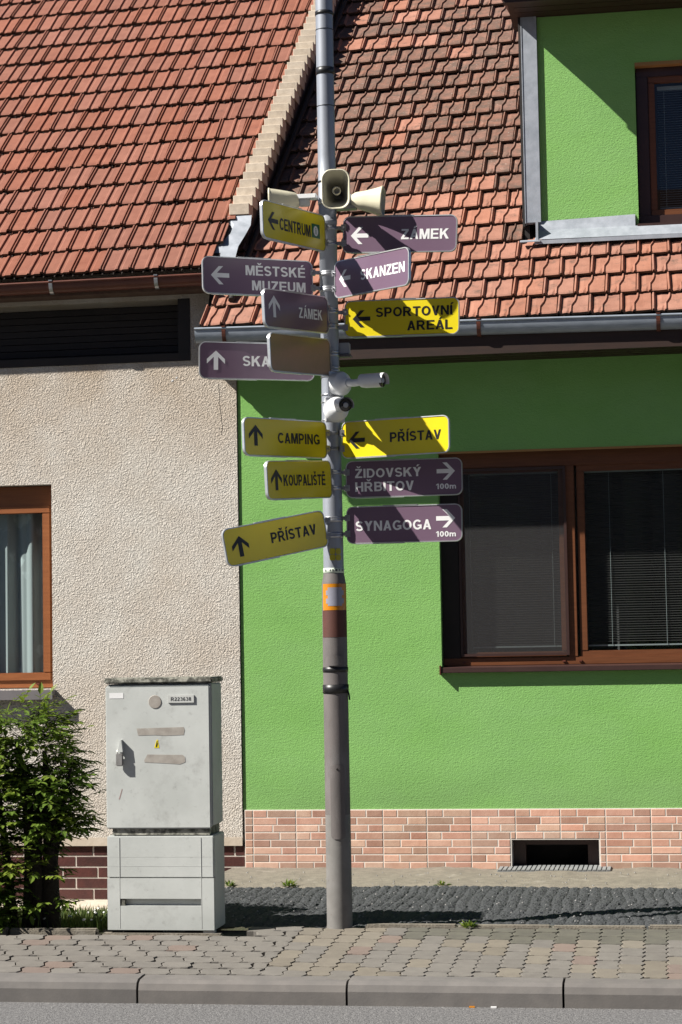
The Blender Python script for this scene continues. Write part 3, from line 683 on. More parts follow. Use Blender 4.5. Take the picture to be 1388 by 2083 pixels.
for k_ in range(12):
    nx_, nz_ = pxx + random.uniform(-.005, .006), pz - .030; b0 = len(ck.v)
    ck.v += [(pxx - .0012, YB - .0008, pz), (pxx + .0012, YB - .0008, pz), (nx_ + .0012, YB - .0008, nz_), (nx_ - .0012, YB - .0008, nz_)]; ck.face([b0 + 3, b0 + 2, b0 + 1, b0]); pxx, pz = nx_, nz_
ck.build('crack', M['dark'], BH)
for (a_, b_, w_, h_) in ((-3.375, 3.372, .014, .008), (-3.345, 3.392, .012, .007)):
    MB().obox((a_, YB - .001, b_), (w_ / 2, 0, w_ / 3), (0, .001, 0), (-h_ / 4, 0, h_ / 2)).build('paint_chip', M['signwhite'], BH)
# left window
q = MB(); yl = YB + .085
q.box(-5.9, -4.258, yl, yl + .07, 1.250, 1.312); q.box(-5.9, -4.258, yl, yl + .07, 2.53, 2.672); q.box(-4.298, -4.258, yl, yl + .07, 1.312, 2.53)
lwin = q.build('window', M['orangebrown'], BH, bevel=.004)
sash(-4.95, -4.292, 1.302, 2.535, yl - .012, .056, M['orangebrown'], lwin)
B(-4.40, -4.375, yl - .012, yl, 1.272, 1.286).build('drain_cap', M['gutbrown'], lwin, bevel=.003)
cb = MB(); n = 140
for j in range(3):
    z = (1.30, 1.9, 2.5)[j]
    for i in range(n + 1):
        x = -5.2 + .95 * i / n; f = (i / n) * 30
        cb.v.append((x + .004 * math.sin(f * 3), yl + .12 + .030 * math.sin(f + .5 * math.sin(f * .37) + j * .15) + .012 * math.sin(f * 2.3 + 1), z))
for j in range(2):
    for i in range(n): a = j * (n + 1) + i; cb.face([a, a + 1, a + n + 2, a + n + 1], 0, True)
cb.build('lace_curtain', M['curtain'], lwin)
q = MB(); q.box(-5.9, -4.2, 14.5, 14.52, 1.1, 2.8); q.box(-4.22, -4.2, YB + .34, 14.5, 1.1, 2.8); q.box(-5.9, -4.2, YB + .34, 14.5, 1.08, 1.1); q.box(-5.9, -4.2, YB + .34, 14.5, 2.8, 2.82); q.build('room', M['dark'], BH)
q = MB(); q.box(-5.9, -4.235, YB - .07, yl, 1.200, 1.238); q.box(-5.9, -4.235, YB - .075, YB - .07, 1.170, 1.238); q.build('window_sill', mat('grey_sill_metal', (.19, .175, .18), None, 9, .5), BH, bevel=.002)
# loft opening boards
q = MB(); q.box(-7.5, -3.243, YB + .27, YB + .30, 3.508, 3.945)
lo = q.build('loft_opening', M['dark'], BH)
for k in range(8): B(-7.4, -3.25, YB + .22, YB + .24, 3.560 + k * .048, 3.603 + k * .048).build('board', M['board'], lo)
B(-7.5, -3.2435, YB - .006, YB + .05, 3.508, 3.562).build('sill_board', M['board'], lo)
B(-3.330, -3.2435, YB - .004, YB + .02, 3.562, 3.945).build('jamb', M['board'], lo)
# soffit and gutter
q = MB(); q.box(-8, -3.03, 13.43, YB + .02, 3.975, 4.0); q.build('soffit', M['gable'], BH)  # dark gable colour stands in for the shade under this eave
gutter(-7.0, 4.043, -3.035, 4.062, 13.33, .050, M['gutbrown'], BH, (-4.17, -3.42), M['clamp'], dep=.07)
aL = R(43); cl, sl_ = math.cos(aL), math.sin(aL); lL, wL = .3006, .2124; BX0, BY0, BZ0, BE = -3.293, 13.42, 4.116, .006
def bpt(X, s, h=0): return (X, BY0 + s * cl - h * sl_, BZ0 + BE * (X - BX0) + s * sl_ + h * cl)
def vergex(Y): return -3.004 + .0894 * (Y - 13.939)
q = MB(); q.v = [bpt(-8, .02, -.01), bpt(-3.03, .02, -.01), bpt(-2.68, 5.4, -.01), bpt(-8, 5.4, -.01)]; q.face([0, 1, 2, 3])
broof = q.build('roof', M['under'], BH)
ML = roof_tile_mesh('roof_tile', 'l', wL, lL, M['tile_l'])
for r in range(-1, 20):
    s0 = r * lL; Y = BY0 + s0 * cl
    if r < 0: continue
    for c in range(-18, 5):
        x = BX0 + (c + (0 if r % 2 else .5)) * wL + .018 * (r - 1); vx = vergex(Y) + .05
        if Y < 13.9: vx = min(vx, -3.055 + .09 * (Y - 13.4) / .45)
        sx = 1
        if x > vx - .03: continue
        if x + wL > vx: sx = (vx - x) / wL
        place_tile(ML, 'tile_l', bpt(x, s0), Vector((1, 0, BE)), Vector((0, cl, sl_)), Vector((0, -sl_, cl)), sx, broof, c)
# verge: stepped pale blocks on a dark gable wall
q = MB(); e = .03
def gside(Y0, Y1):
    for (Ya, Yb) in ((Y0, Y1),):
        za, zb = BZ0 + (Ya - BY0) * math.tan(aL), BZ0 + (Yb - BY0) * math.tan(aL)
        ga, gb_ = GZ0 + (Ya - GY0) * math.tan(aG) - .1, GZ0 + (Yb - GY0) * math.tan(aG) - .1
        xa, xb = vergex(Ya), vergex(Yb); n0 = len(q.v)
        q.v += [(xa + .02, Ya, ga), (xa + .132, Ya, ga), (xa + .132, Ya, za + e), (xa + .02, Ya, za + e), (xb + .02, Yb, gb_), (xb + .132, Yb, gb_), (xb + .132, Yb, zb + e), (xb + .02, Yb, zb + e)]
        for f in ((0, 1, 2, 3), (4, 7, 6, 5), (0, 4, 5, 1), (1, 5, 6, 2), (2, 6, 7, 3), (3, 7, 4, 0)): q.face([n0 + i for i in f])
gside(13.86, 17.6)
par = q.build('parapet', M['gable'], BH)
k = 0; s = .655
while s < 5.2:
    X_, Y_, Z_ = bpt(0, s); Z_ = BZ0 + s * sl_ ; vx = vergex(Y_) + random.uniform(-.003, .003)
    B(vx, vx + .143, Y_ - .045, Y_ + .19, Z_ + .015, Z_ + .015 + .080 + random.uniform(-.003, .002)).build('verge_block', M['block'], par, bevel=.003, seg=1)
    s += .1135; k += 1
# dark flashing strip between gable and green roof
q = MB(); pts = [(vergex(Y) + .175, Y, GZ0 + GE * (-1.6) + (Y - GY0) * math.tan(aG) + .075) for Y in (13.3, 13.9, 15, 16, 17.4)]
q.tube(pts, .022, 8); q.build('flashing_strip', M['board'], BH)
q = MB(); x0 = -3.00
q.loft([[(x0 - .02, 13.86, 4.57), (x0 + .15, 13.86, 4.57)], [(x0 + .03, 13.82, 4.50), (x0 + .15, 13.82, 4.49)], [(x0 + .02, 13.74, 4.42), (x0 + .13, 13.74, 4.41)], [(x0 - .06, 13.62, 4.30), (x0 + .10, 13.62, 4.30)], [(x0 - .08, 13.45, 4.10), (x0 + .09, 13.45, 4.10)]], closed=False, cap0=False, cap1=False, sm=False)
q.loft([[(x0 - .02, 13.86, 4.57), (x0 - .02, 13.88, 4.40)], [(x0 + .03, 13.82, 4.50), (x0 - .03, 13.84, 4.36)], [(x0 + .02, 13.74, 4.42), (x0 - .05, 13.76, 4.28)], [(x0 - .06, 13.62, 4.30), (x0 - .09, 13.63, 4.2)], [(x0 - .08, 13.45, 4.10), (x0 - .10, 13.45, 4.0)]], closed=False, cap0=False, cap1=False, sm=False)
q.build('verge_flashing', M['zinc'], BH)
q = MB(); q.obox((-2.74, 13.62, 4.085), (.075, 0, 0), (0, .05, .03), (0, 0, .006)); q.build('lead_patch', M['zinc'], BH)
q = MB(); q.v = [(-3.03, 13.45, 3.80), (-3.03, 13.30, 3.62), (-3.075, 13.30, 3.60), (-3.06, 13.50, 4.12), (-2.99, 13.75, 4.16), (-2.97, 13.78, 4.10)]; q.face([0, 1, 2, 3]); q.face([0, 3, 4, 5]); q.build('eave_end_board', M['board'], BH)
# the tiles outside the picture edges, joined
for key, lst in rest.items():
    if not lst: continue
    bmr = bmesh.new()
    for me, mtx in lst:
        t = me.copy(); t.transform(mtx); bmr.from_mesh(t); bpy.data.meshes.remove(t)
    me = bpy.data.meshes.new('roof_tiles_beyond'); bmr.to_mesh(me); bmr.free(); me.materials.append(M[key])
    o = link('roof_tiles_beyond', me, broof if key == 'tile_l' else groof, kind='stuff'); o.matrix_parent_inverse = Matrix.Identity(4)

# ---------------------------------------------------------------- the other side of the street, behind the viewer (unseen, added to block low sky; mirrored in the panes)
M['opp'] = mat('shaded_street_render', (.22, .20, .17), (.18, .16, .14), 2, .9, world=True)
M['opproof'] = mat('dark_street_roof', (.10, .05, .04), (.08, .04, .03), 4, .9, world=True)
for k_, (ox, ow, oh) in enumerate(((-15.5, 11.5, 6.6), (-3.8, 10.5, 5.9), (6.9, 11.5, 6.8))):
    oh_ = thing('added_street_house', (ox + ow / 2, -3, -.3), ('tall plain house added unseen across the street, behind the viewer on the left', 'plain house added unseen across the street, straight behind the viewer', 'tall plain house added unseen across the street, behind the viewer on the right')[k_], 'house')
    oh_['group'] = 'added houses across the street'
    wb = MB(); hs = [(ox + .8 + i * 2.4, ox + 1.9 + i * 2.4, z, z + 1.4) for i in range(int(ow // 2.4)) for z in (1.0, 4.0)]
    wall_with_holes(wb, ox, ox + ow, -.33, oh, -3.4, -3.0, hs); wb.build('wall', M['opp'], oh_)
    for h in hs:
        f = MB().box(h[0], h[1], -3.35, -3.30, h[2], h[2] + .07).box(h[0], h[1], -3.35, -3.30, h[3] - .07, h[3]).box(h[0], h[0] + .07, -3.35, -3.30, h[2] + .07, h[3] - .07).box(h[1] - .07, h[1], -3.35, -3.30, h[2] + .07, h[3] - .07).build('window', M['brown'], oh_)
        B(h[0] + .07, h[1] - .07, -3.34, -3.33, h[2] + .07, h[3] - .07).build('pane', M['lens'], f)
    rb = MB(); rb.v = [(ox, -2.6, oh - .1), (ox + ow, -2.6, oh - .1), (ox + ow, -6.6, oh + 3.3), (ox, -6.6, oh + 3.3), (ox, -10.6, oh - .1), (ox + ow, -10.6, oh - .1)]
    for f in ((0, 1, 2, 3), (3, 2, 5, 4), (0, 3, 4), (1, 5, 2), (0, 4, 5, 1)): rb.face(list(f))
    rb.build('roof', M['opproof'], oh_)

# ---------------------------------------------------------------- pole
PX, PY = -1.797, 10.812
PO = thing('street_pole', (PX, PY, 0), 'tall grey steel pole carrying all the direction signs, speakers and cameras', 'pole')
def prad(z):
    if z < 1.84: return .069 - .003 * z / 1.84
    if z < 1.90: return .066 - (z - 1.84) / .06 * .0105
    return .0555 - min(1, (z - 1.9) / 1.0) * .0055 - .001 * (z - 2.9 if z > 2.9 else 0)
q = MB(); q.lathe([(z, prad(z)) for z in (-.05, .3, .6)], (PX, PY, 0), n=40); q.build('pole_foot', M['galvb'], PO)
q = MB(); q.lathe([(z, prad(z)) for z in (.6, .9, 1.3, 1.6, 1.80, 1.84, 1.855, 1.885, 1.9)], (PX, PY, 0), n=40); q.build('lower_tube', M['galvd'], PO)
q = MB(); q.lathe([(z, prad(z)) for z in (1.9, 2.3, 2.9, 3.82)] + [(3.821, prad(3.8) + .003), (3.84, prad(3.8) + .003), (3.841, prad(3.85))] + [(z, prad(z)) for z in (4.2, 5, 6, 6.6)], (PX, PY, 0), n=40); q.build('upper_tube', M['galv'], PO)
def ring(z0, z1, off, m, name, parent=PO, n=32):
    r = prad((z0 + z1) / 2) + off
    return MB().lathe([(z0, r - off), (z0 + .001, r), (z1 - .001, r), (z1, r - off)], (PX, PY, 0), n=n, caps=False).build(name, m, parent)
ring(1.364, 1.392, .003, M['black'], 'black_band'); b2 = ring(1.250, 1.298, .004, M['black'], 'black_band')
MB().tube([(PX + .068, PY - .02, 1.27), (PX + .076, PY - .02, 1.24), (PX + .08, PY - .03, 1.215)], .005, 6).build('strap_tail', M['black'], b2)
ring(4.655, 4.695, .003, M['black'], 'black_band'); ring(4.990, 5.012, .003, M['black'], 'black_band'); ring(4.905, 4.910, .002, M['black'], 'cable_tie'); ring(4.475, 4.480, .002, M['black'], 'cable_tie')
ring(1.901, 1.928, .002, M['whiteband'], 'pale_tape_band')
VA = math.atan2(-PY, -PX) + R(0)            # angle of the pole side that looks at the camera
def patch(z0, z1, a0, a1, off, m, name, parent=PO, cut=0, n=14):
    q = MB(); rs = []
    nz_ = 40 if cut else 2
    for j in range(nz_ + 1):
        t = j / nz_; z = z0 + (z1 - z0) * t; k = 1
        if cut:
            d = min(t, 1 - t) * (z1 - z0); wd = 1 if d >= cut else 1 - (1 - math.sqrt(max(0, 1 - (1 - d / cut) ** 2))) * .45
            k = wd
        r = prad(z) + off; ac = (a0 + a1) / 2; h = (a1 - a0) / 2 * k
        rs.append([(PX + math.cos(VA + R(ac - h + 2 * h * i / n)) * r, PY + math.sin(VA + R(ac - h + 2 * h * i / n)) * r, z) for i in range(n + 1)])
    q.loft(rs, closed=False, cap0=False, cap1=False)
    return q.build(name, m, parent)
for i, a in enumerate((-52, -22, -8, 8, 12, 30, 50)): patch(1.909 + .002 * (i % 2), 1.921, a, a + (5 if i % 2 else 8), .0032, M['platetext'], 'tape_mark')
os_ = patch(1.699, 1.842, -62, 72, .002, M['orange'], 'orange_sticker')
for (z0, z1, a0, a1) in ((1.722, 1.822, -30, 38), (1.735, 1.762, -40, -30), (1.78, 1.806, -40, -30), (1.735, 1.762, 38, 48), (1.78, 1.806, 38, 48)): patch(z0, z1, a0, a1, .003, M['puzzle'], 'grey_shape', os_)
patch(1.553, 1.697, -70, 80, .0012, M['redpatch'], 'rust_red_patch')
cv = MB()
for dx in (0, 1):
    for dz in (0, 1): patch(1.968 + dz * .034, 2.000 + dz * .034, -22 + dx * 35, 11 + dx * 35, .002, M['yellowst'], 'clover_leaf_sticker', cut=.014)
hd = patch(.472, .870, -32, 34, .0035, M['galvd'], 'hatch_door', cut=.02)
q = MB(); q.lathe([(0, .006), (.003, .005)], (PX + math.cos(VA) * (prad(.84) + .003), PY + math.sin(VA) * (prad(.84) + .003), .845), (math.cos(VA), math.sin(VA), 0), n=10); q.build('hatch_screw', M['board'], hd)
patch(1.40, 1.455, -42, 30, .012, M['galvd'], 'small_cover', cut=.03)

# ---------------------------------------------------------------- signs
def _arc(cx, cy, rx, ry, a0, a1, n=12): return [(cx + rx * math.cos(R(a0 + (a1 - a0) * i / n)), cy + ry * math.sin(R(a0 + (a1 - a0) * i / n))) for i in range(n + 1)]
def _band(pts, t=.185):
    out = []; n = len(pts); of = []
    for i, p in enumerate(pts):
        a, b = pts[max(i - 1, 0)], pts[min(i + 1, n - 1)]
        if i == 0 and (pts[0][0] - pts[-1][0]) ** 2 + (pts[0][1] - pts[-1][1]) ** 2 < 1e-6: a = pts[-2]
        if i == n - 1 and (pts[0][0] - pts[-1][0]) ** 2 + (pts[0][1] - pts[-1][1]) ** 2 < 1e-6: b = pts[1]
        dx, dy = b[0] - a[0], b[1] - a[1]; l_ = math.hypot(dx, dy) or 1; of.append((-dy / l_ * t / 2, dx / l_ * t / 2))
    for i in range(n - 1):
        (x, y), (u, v), (ox, oy), (qx, qy) = pts[i], pts[i + 1], of[i], of[i + 1]
        out.append([(x + ox, y + oy), (u + qx, v + qy), (u - qx, v - qy), (x - ox, y - oy)])
    return out
def _r(x0, y0, x1, y1): return [(x0, y0), (x1, y0), (x1, y1), (x0, y1)]
ST = _r(0, 0, .2, 1)
GL = {'A': (.73, [[(0, 0), (.205, 0), (.46, 1), (.27, 1)], [(.73, 0), (.525, 0), (.27, 1), (.46, 1)], _r(.17, .21, .56, .37)]),
 'B': (.72, [ST] + _band([(.15, .91)] + _arc(.40, .715, .19, .195, 90, -90) + [(.15, .52)], .17) + _band([(.15, .50)] + _arc(.42, .295, .20, .205, 90, -90) + [(.15, .09)], .18)),
 'C': (.74, _band(_arc(.40, .5, .305, .41, 42, 318, 22))), 'D': (.74, [ST] + _band([(.15, .91)] + _arc(.33, .5, .31, .41, 90, -90, 16) + [(.15, .09)], .18)),
 'E': (.68, [ST, _r(.2, 0, .68, .17), _r(.2, .42, .64, .58), _r(.2, .83, .67, 1)]),
 'G': (.78, _band(_arc(.41, .5, .315, .41, 42, 335, 24)) + [_r(.42, .34, .775, .50), _r(.60, .10, .775, .42)]),
 'H': (.73, [ST, _r(.53, 0, .73, 1), _r(.2, .42, .53, .59)]), 'I': (.2, [ST]), 'i': (.2, [_r(0, 0, .2, .72), _r(0, .82, .2, 1)]),
 'K': (.77, [ST, [(.2, .31), (.76, 1), (.50, 1), (.2, .62)], [(.29, .50), (.44, .68), (.78, 0), (.53, 0)]]), 'L': (.63, [ST, _r(.2, 0, .63, .17)]),
 'M': (.86, [_r(0, 0, .185, 1), _r(.675, 0, .86, 1), [(.06, 1), (.27, 1), (.52, 0), (.34, 0)], [(.80, 1), (.59, 1), (.34, 0), (.52, 0)]]),
 'N': (.73, [_r(0, 0, .19, 1), _r(.54, 0, .73, 1), [(.0, 1), (.20, 1), (.73, 0), (.53, 0)]]), 'O': (.80, _band(_arc(.40, .5, .305, .41, 0, 360, 26))),
 'P': (.69, [ST] + _band([(.15, .91)] + _arc(.38, .67, .21, .24, 90, -90) + [(.15, .43)], .18)), 'R': (.77, [ST] + _band([(.15, .91)] + _arc(.40, .69, .205, .22, 90, -90) + [(.15, .47)], .18) + [[(.28, .46), (.50, .46), (.77, 0), (.53, 0)]]),
 'S': (.68, _band(_arc(.34, .715, .24, .20, 22, 262, 14) + _arc(.34, .29, .25, .20, 84, -158, 14), .18)), 'T': (.68, [_r(0, .83, .68, 1), _r(.24, 0, .44, .83)]),
 'U': (.73, _band([(.1, 1)] + _arc(.365, .36, .265, .27, 180, 360, 14) + [(.63, 1)])), 'V': (.72, [[(0, 1), (.21, 1), (.455, 0), (.265, 0)], [(.72, 1), (.51, 1), (.265, 0), (.455, 0)]]),
 'Y': (.74, [[(0, 1), (.235, 1), (.47, .50), (.27, .40)], [(.74, 1), (.505, 1), (.27, .50), (.47, .40)], _r(.27, 0, .47, .46)]), 'Z': (.67, [_r(.03, .83, .65, 1), _r(0, 0, .67, .17), [(0, .17), (.25, .17), (.65, .83), (.40, .83)]]),
 '0': (.56, _band(_arc(.28, .5, .19, .41, 0, 360, 20))), '1': (.42, [_r(.20, 0, .38, 1), [(0, .62), (.20, .80), (.20, 1), (0, .80)]]), '2': (.57, _band(_arc(.28, .71, .19, .20, 168, -38, 10) + [(.10, .12)], .17) + [_r(0, 0, .56, .17)]),
 '3': (.56, _band(_arc(.27, .73, .18, .18, 160, -85, 10), .16) + _band(_arc(.27, .29, .20, .20, 85, -160, 10), .17)), '6': (.58, _band(_arc(.29, .31, .19, .22, 0, 360, 16), .17) + _band(_arc(.36, .40, .26, .51, 180, 75, 8), .17)),
 '8': (.57, _band(_arc(.285, .74, .165, .17, 0, 360, 14), .16) + _band(_arc(.285, .29, .19, .205, 0, 360, 14), .17)), 'm': (.88, [_r(0, 0, .18, .72)] + _band([(.44, 0)] + _arc(.30, .46, .14, .17, 0, 170, 8), .17) + _band([(.79, 0)] + _arc(.65, .46, .14, .17, 0, 170, 8), .17))}
ACC = {'Á': 'A', 'Í': 'I', 'Ý': 'Y', 'É': 'E', 'Ě': 'E', 'Ř': 'R', 'Ž': 'Z', 'Š': 'S'}
def text_mesh(body, width, cap, m, bold=0):
    x = 0; polys = []
    for ch in body:
        base = ACC.get(ch, ch); w_, ps = GL[base]
        polys += [[(x + a, b) for a, b in p] for p in ps]
        if ch != base:
            c = x + w_ / 2
            if ch in 'ÁÍÝÉ': polys.append([(c - .08, 1.07), (c + .06, 1.07), (c + .24, 1.28), (c + .03, 1.28)])
            else: polys += [[(c - .22, 1.28), (c - .07, 1.28), (c, 1.20), (c - .07, 1.07)], [(c + .22, 1.28), (c + .07, 1.28), (c - .07, 1.07), (c + .07, 1.07)]]
        x += w_ + .10
    sx = width / (x - .10); vs = []; fs = []
    for k, p in enumerate(polys):
        n0 = len(vs); vs += [(a * sx, -.00003 * (k % 7), b * cap) for a, b in p]; fs.append(list(range(n0, n0 + len(p))))
    me = bpy.data.meshes.new('t'); me.from_pydata(vs, [], fs); me.materials.append(m); return me
def rrect(w_, h_, r, n=6, cx=0, cz=0):
    pts = []
    for (sx, sz, a0) in ((1, -1, -90), (1, 1, 0), (-1, 1, 90), (-1, -1, 180)):
        for k in range(n + 1):
            a = R(a0 + 90 * k / n); pts.append((cx + sx * (w_ / 2 - r) + math.cos(a) * r, cz + sz * (h_ / 2 - r) + math.sin(a) * r))
    return pts
ARROW = [(-.5, 0), (-.08, .47), (.12, .47), (-.14, .12), (.5, .12), (.5, -.12), (-.14, -.12), (.12, -.47), (-.08, -.47)]
H = .203
def sign(name, s, x, y, z, phi, zo, L, col, texts, arrow, label, txtcol=None, info=False, roll_=0):
    u = Vector((s * math.cos(R(phi)), -math.sin(R(phi)), 0)); inner = Vector((x, y, z)); outer = inner + u * L; outer.z = zo
    left, right = (inner, outer) if s > 0 else (outer, inner)
    ex = (right - left).normalized(); ey = Vector((0, 0, 1)).cross(ex).normalized(); ez = ex.cross(ey)
    t = thing('direction_sign', tuple(inner), label, 'sign', 'direction signs on the pole')
    mtx = Matrix(((ex.x, ey.x, ez.x, left.x), (ex.y, ey.y, ez.y, left.y), (ex.z, ey.z, ez.z, left.z), (0, 0, 0, 1)))
    def add(q, nm, m, **k):
        o = q.build(nm, m, None, **k) if isinstance(q, MB) else link(nm, q); o.parent = t
        o.matrix_parent_inverse = Matrix.Identity(4); o.matrix_basis = Matrix.Translation(-inner) @ mtx; return o
    cx = L / 2; q = MB()
    outl = rrect(L - .006, H - .006, .034, 6, cx, 0)
    q.loft([[(a, .0, b) for a, b in outl], [(a, .0015, b) for a, b in outl]], sm=False)
    q.f[-1 - 0] = q.f[-1]
    add(q, 'panel', col)
    q = MB(); o1 = rrect(L, H, .037, 6, cx, 0); o2 = rrect(L - .011, H - .011, .032, 6, cx, 0)
    q.loft([[(a, .013, b) for a, b in o2], [(a, .013, b) for a, b in o1], [(a, -.0025, b) for a, b in o1], [(a, -.003, b) for a, b in o2], [(a, .0016, b) for a, b in o2]], cap0=False, cap1=False, sm=False)
    add(q, 'rim', M['alu'])
    q = MB(); o3 = rrect(L - .012, H - .012, .031, 6, cx, 0); q.loft([[(a, .0017, b) for a, b in o3], [(a, .006, b) for a, b in o3]], sm=False); add(q, 'back_plate', M['alu'])
    fg = txtcol or (M['signblack'] if col is M['yellow'] else M['signwhite'])
    for (body, f0, f1, cap, zc) in texts:
        me = text_mesh(body, (f1 - f0) * L, cap, fg)
        me.transform(Matrix.Translation((f0 * L, -.0012, zc - cap / 2))); add(me, 'lettering', None)
    if arrow:
        kind, fc, zc, sz = arrow; me = bpy.data.meshes.new('arrow'); vs = []; fs = []
        for poly_ in ([(-.5, 0), (-.06, .47), (.18, .47), (-.17, .115)], [(-.5, 0), (-.17, -.115), (.18, -.47), (-.06, -.47)], [(-.5, 0), (-.17, .115), (-.17, -.115)], [(-.17, .115), (.5, .115), (.5, -.115), (-.17, -.115)]):
            pp = [((b_, -a_) if kind == 'up' else ((-a_, b_) if kind == 'right' else (a_, b_))) for a_, b_ in poly_]
            n0 = len(vs); vs += [(fc * L + a_ * sz, -.0012, zc + b_ * sz) for a_, b_ in pp]; fs.append(list(range(n0, n0 + len(pp))))
        me.from_pydata(vs, [], fs); me.materials.append(fg); add(me, 'arrow', None)
    if info:
        q = MB(); q.v = [(.775 * L, -.0010, -.036), (.905 * L, -.0010, -.036), (.905 * L, -.0010, .040), (.775 * L, -.0010, .040)]; q.face([0, 1, 2, 3]); isq = add(q, 'info_square', M['signgreen'])
        q = MB(); pts = [(.84 * L + math.cos(a) * .024, -.0016, .002 + math.sin(a) * .028) for a in [k * math.pi / 12 for k in range(24)]]; q.v = pts; q.face(list(range(24))); add(q, 'info_disc', M['signwhite'])
        me = text_mesh('i', .007, .034, M['signgreen']); me.transform(Matrix.Translation((.84 * L - .0035, -.0022, -.016))); add(me, 'info_letter', None)
    # folded lips on the long edges and clamps to the pole
    add(B(L * .08, L * .5, -.005, .012, -H / 2 - .003, -H / 2 - .0005), 'edge_lip', M['alu']); add(B(L * .32, L * .62, -.005, .012, H / 2 + .0005, H / 2 + .003), 'edge_lip', M['alu'])
    for dz in (.040, -.046):
        zc = inner.z + dz; a = Vector((inner.x, inner.y, zc)); pc = Vector((PX, PY, zc)); d = (a - pc); d.z = 0; dd = d.normalized(); r0 = prad(zc) - .002
        st = pc + dd * r0; q = MB(); side = Vector((-dd.y, dd.x, 0))
        en = a + u * .022 + Vector((0, .012, 0)); ln = (en - st).length; dv = (en - st).normalized(); sd = dv.cross(Vector((0, 0, 1))).normalized()
        q.obox((st + en) / 2, dv * ln / 2, sd * .004, Vector((0, 0, .010)))
        q.obox(en - dv * .018, dv * .014, sd * .012, Vector((0, 0, .017)))
        q.tube([en - dv * .018 - sd * .022, en - dv * .018 + sd * .022], .005, 6)
        br = q.build('clamp', M['clamp'], t)
        rr = prad(zc) + .0025; MB().lathe([(zc - .009, rr - .0025), (zc - .0085, rr), (zc + .0085, rr), (zc + .009, rr - .0025)], (PX, PY, 0), n=28, caps=False).build('band', M['clamp'], br)
    return t
Yw, Pu = M['yellow'], M['purple']
sign('centrum', -1, -1.798, 10.733, 3.752, 68.8, 3.726, .64, Yw, [('CENTRUM', .265, .755, .064, -.006)], ('left', .165, .0, .10), 'yellow sign CENTRUM with left arrow and green information square, topmost on the left', info=True)
sign('zamek', 1, -1.713, 10.805, 3.757, 6, 3.722, .64, Pu, [('ZÁMEK', .515, .93, .056, -.002)], ('left', .15, -.006, .10), 'large purple sign ZÁMEK with left arrow, topmost on the right of the pole')
sign('skanzen', 1, -1.755, 10.754, 3.498, 43.2, 3.476, .64, Pu, [('SKANZEN', .36, .945, .056, 0)], ('left', .145, 0, .10), 'small looking angled purple sign SKANZEN in bright sun, right of the pole')
sign('sportovni', 1, -1.713, 10.809, 3.289, 5, 3.275, .64, Yw, [('SPORTOVNÍ', .275, .94, .052, .032), ('AREÁL', .55, .94, .052, -.046)], ('left', .15, .0, .10), 'yellow sign SPORTOVNÍ AREÁL in two lines, right of the pole')
sign('mestske', -1, -1.877, 10.762, 3.509, 33, 3.500, .64, Pu, [('MĚSTSKÉ', .385, .93, .054, .034), ('MUZEUM', .44, .93, .054, -.047)], ('left', .155, 0, .105), 'shaded purple sign MĚSTSKÉ MUZEUM, left of the pole')
sign('zamek_l', -1, -1.790, 10.733, 3.302, 68.2, 3.260, .64, Pu, [('ZÁMEK', .53, .90, .056, -.004)], ('up', .155, .012, .115), 'dark foreshortened purple sign ZÁMEK with up arrow, left of the pole')
sign('skanzen_l', -1, -1.879, 10.783, 3.053, 20.5, 3.063, .635, Pu, [('SKANZEN', .375, .93, .056, 0)], ('up', .145, 0, .105), 'purple sign reading SKA with up arrow, half hidden by the blank sign')
sign('blank', -1, -1.780, 10.732, 3.069, 70.0, 3.027, .64, M['blank'], [], None, 'blank brownish sign without lettering, hanging in front of the up arrow SKANZEN sign')
sign('camping', -1, -1.811, 10.741, 2.622, 57.2, 2.601, .64, Yw, [('CAMPING', .40, .91, .056, 0)], ('up', .14, .008, .11), 'yellow sign CAMPING with up arrow, left of the lower camera')
sign('pristav', 1, -1.737, 10.786, 2.622, 17.5, 2.619, .64, Yw, [('PŘÍSTAV', .455, .925, .052, .0)], ('left', .145, -.004, .098), 'brightly lit yellow sign PŘÍSTAV with left arrow, right of the pole')
sign('koupaliste', -1, -1.787, 10.733, 2.407, 68.0, 2.362, .64, Yw, [('KOUPALIŠTĚ', .25, .90, .058, -.002)], ('up', .145, .002, .11), 'yellow sign KOUPALIŠTĚ with up arrow, under the CAMPING sign')
sign('zidovsky', 1, -1.722, 10.818, 2.409, 2, 2.408, .64, Pu, [('ŽIDOVSKÝ', .08, .65, .050, .032), ('HŘBITOV', .08, .585, .052, -.042), ('100m', .775, .945, .030, -.052)], ('right', .86, .030, .10), 'purple sign ŽIDOVSKÝ HŘBITOV with right arrow and 100m, right of the pole')
sign('pristav_l', -1, -1.816, 10.756, 2.147, 41.5, 2.025, .64, Yw, [('PŘÍSTAV', .45, .90, .056, .006)], ('up', .15, -.004, .11), 'tilted yellow sign PŘÍSTAV with up arrow, lowest on the left')
sign('synagoga', 1, -1.722, 10.811, 2.159, 5, 2.156, .64, Pu, [('SYNAGOGA', .08, .735, .054, -.006), ('100m', .775, .945, .030, -.060)], ('right', .86, .024, .105), 'purple sign SYNAGOGA with right arrow and 100m, lowest on the right')

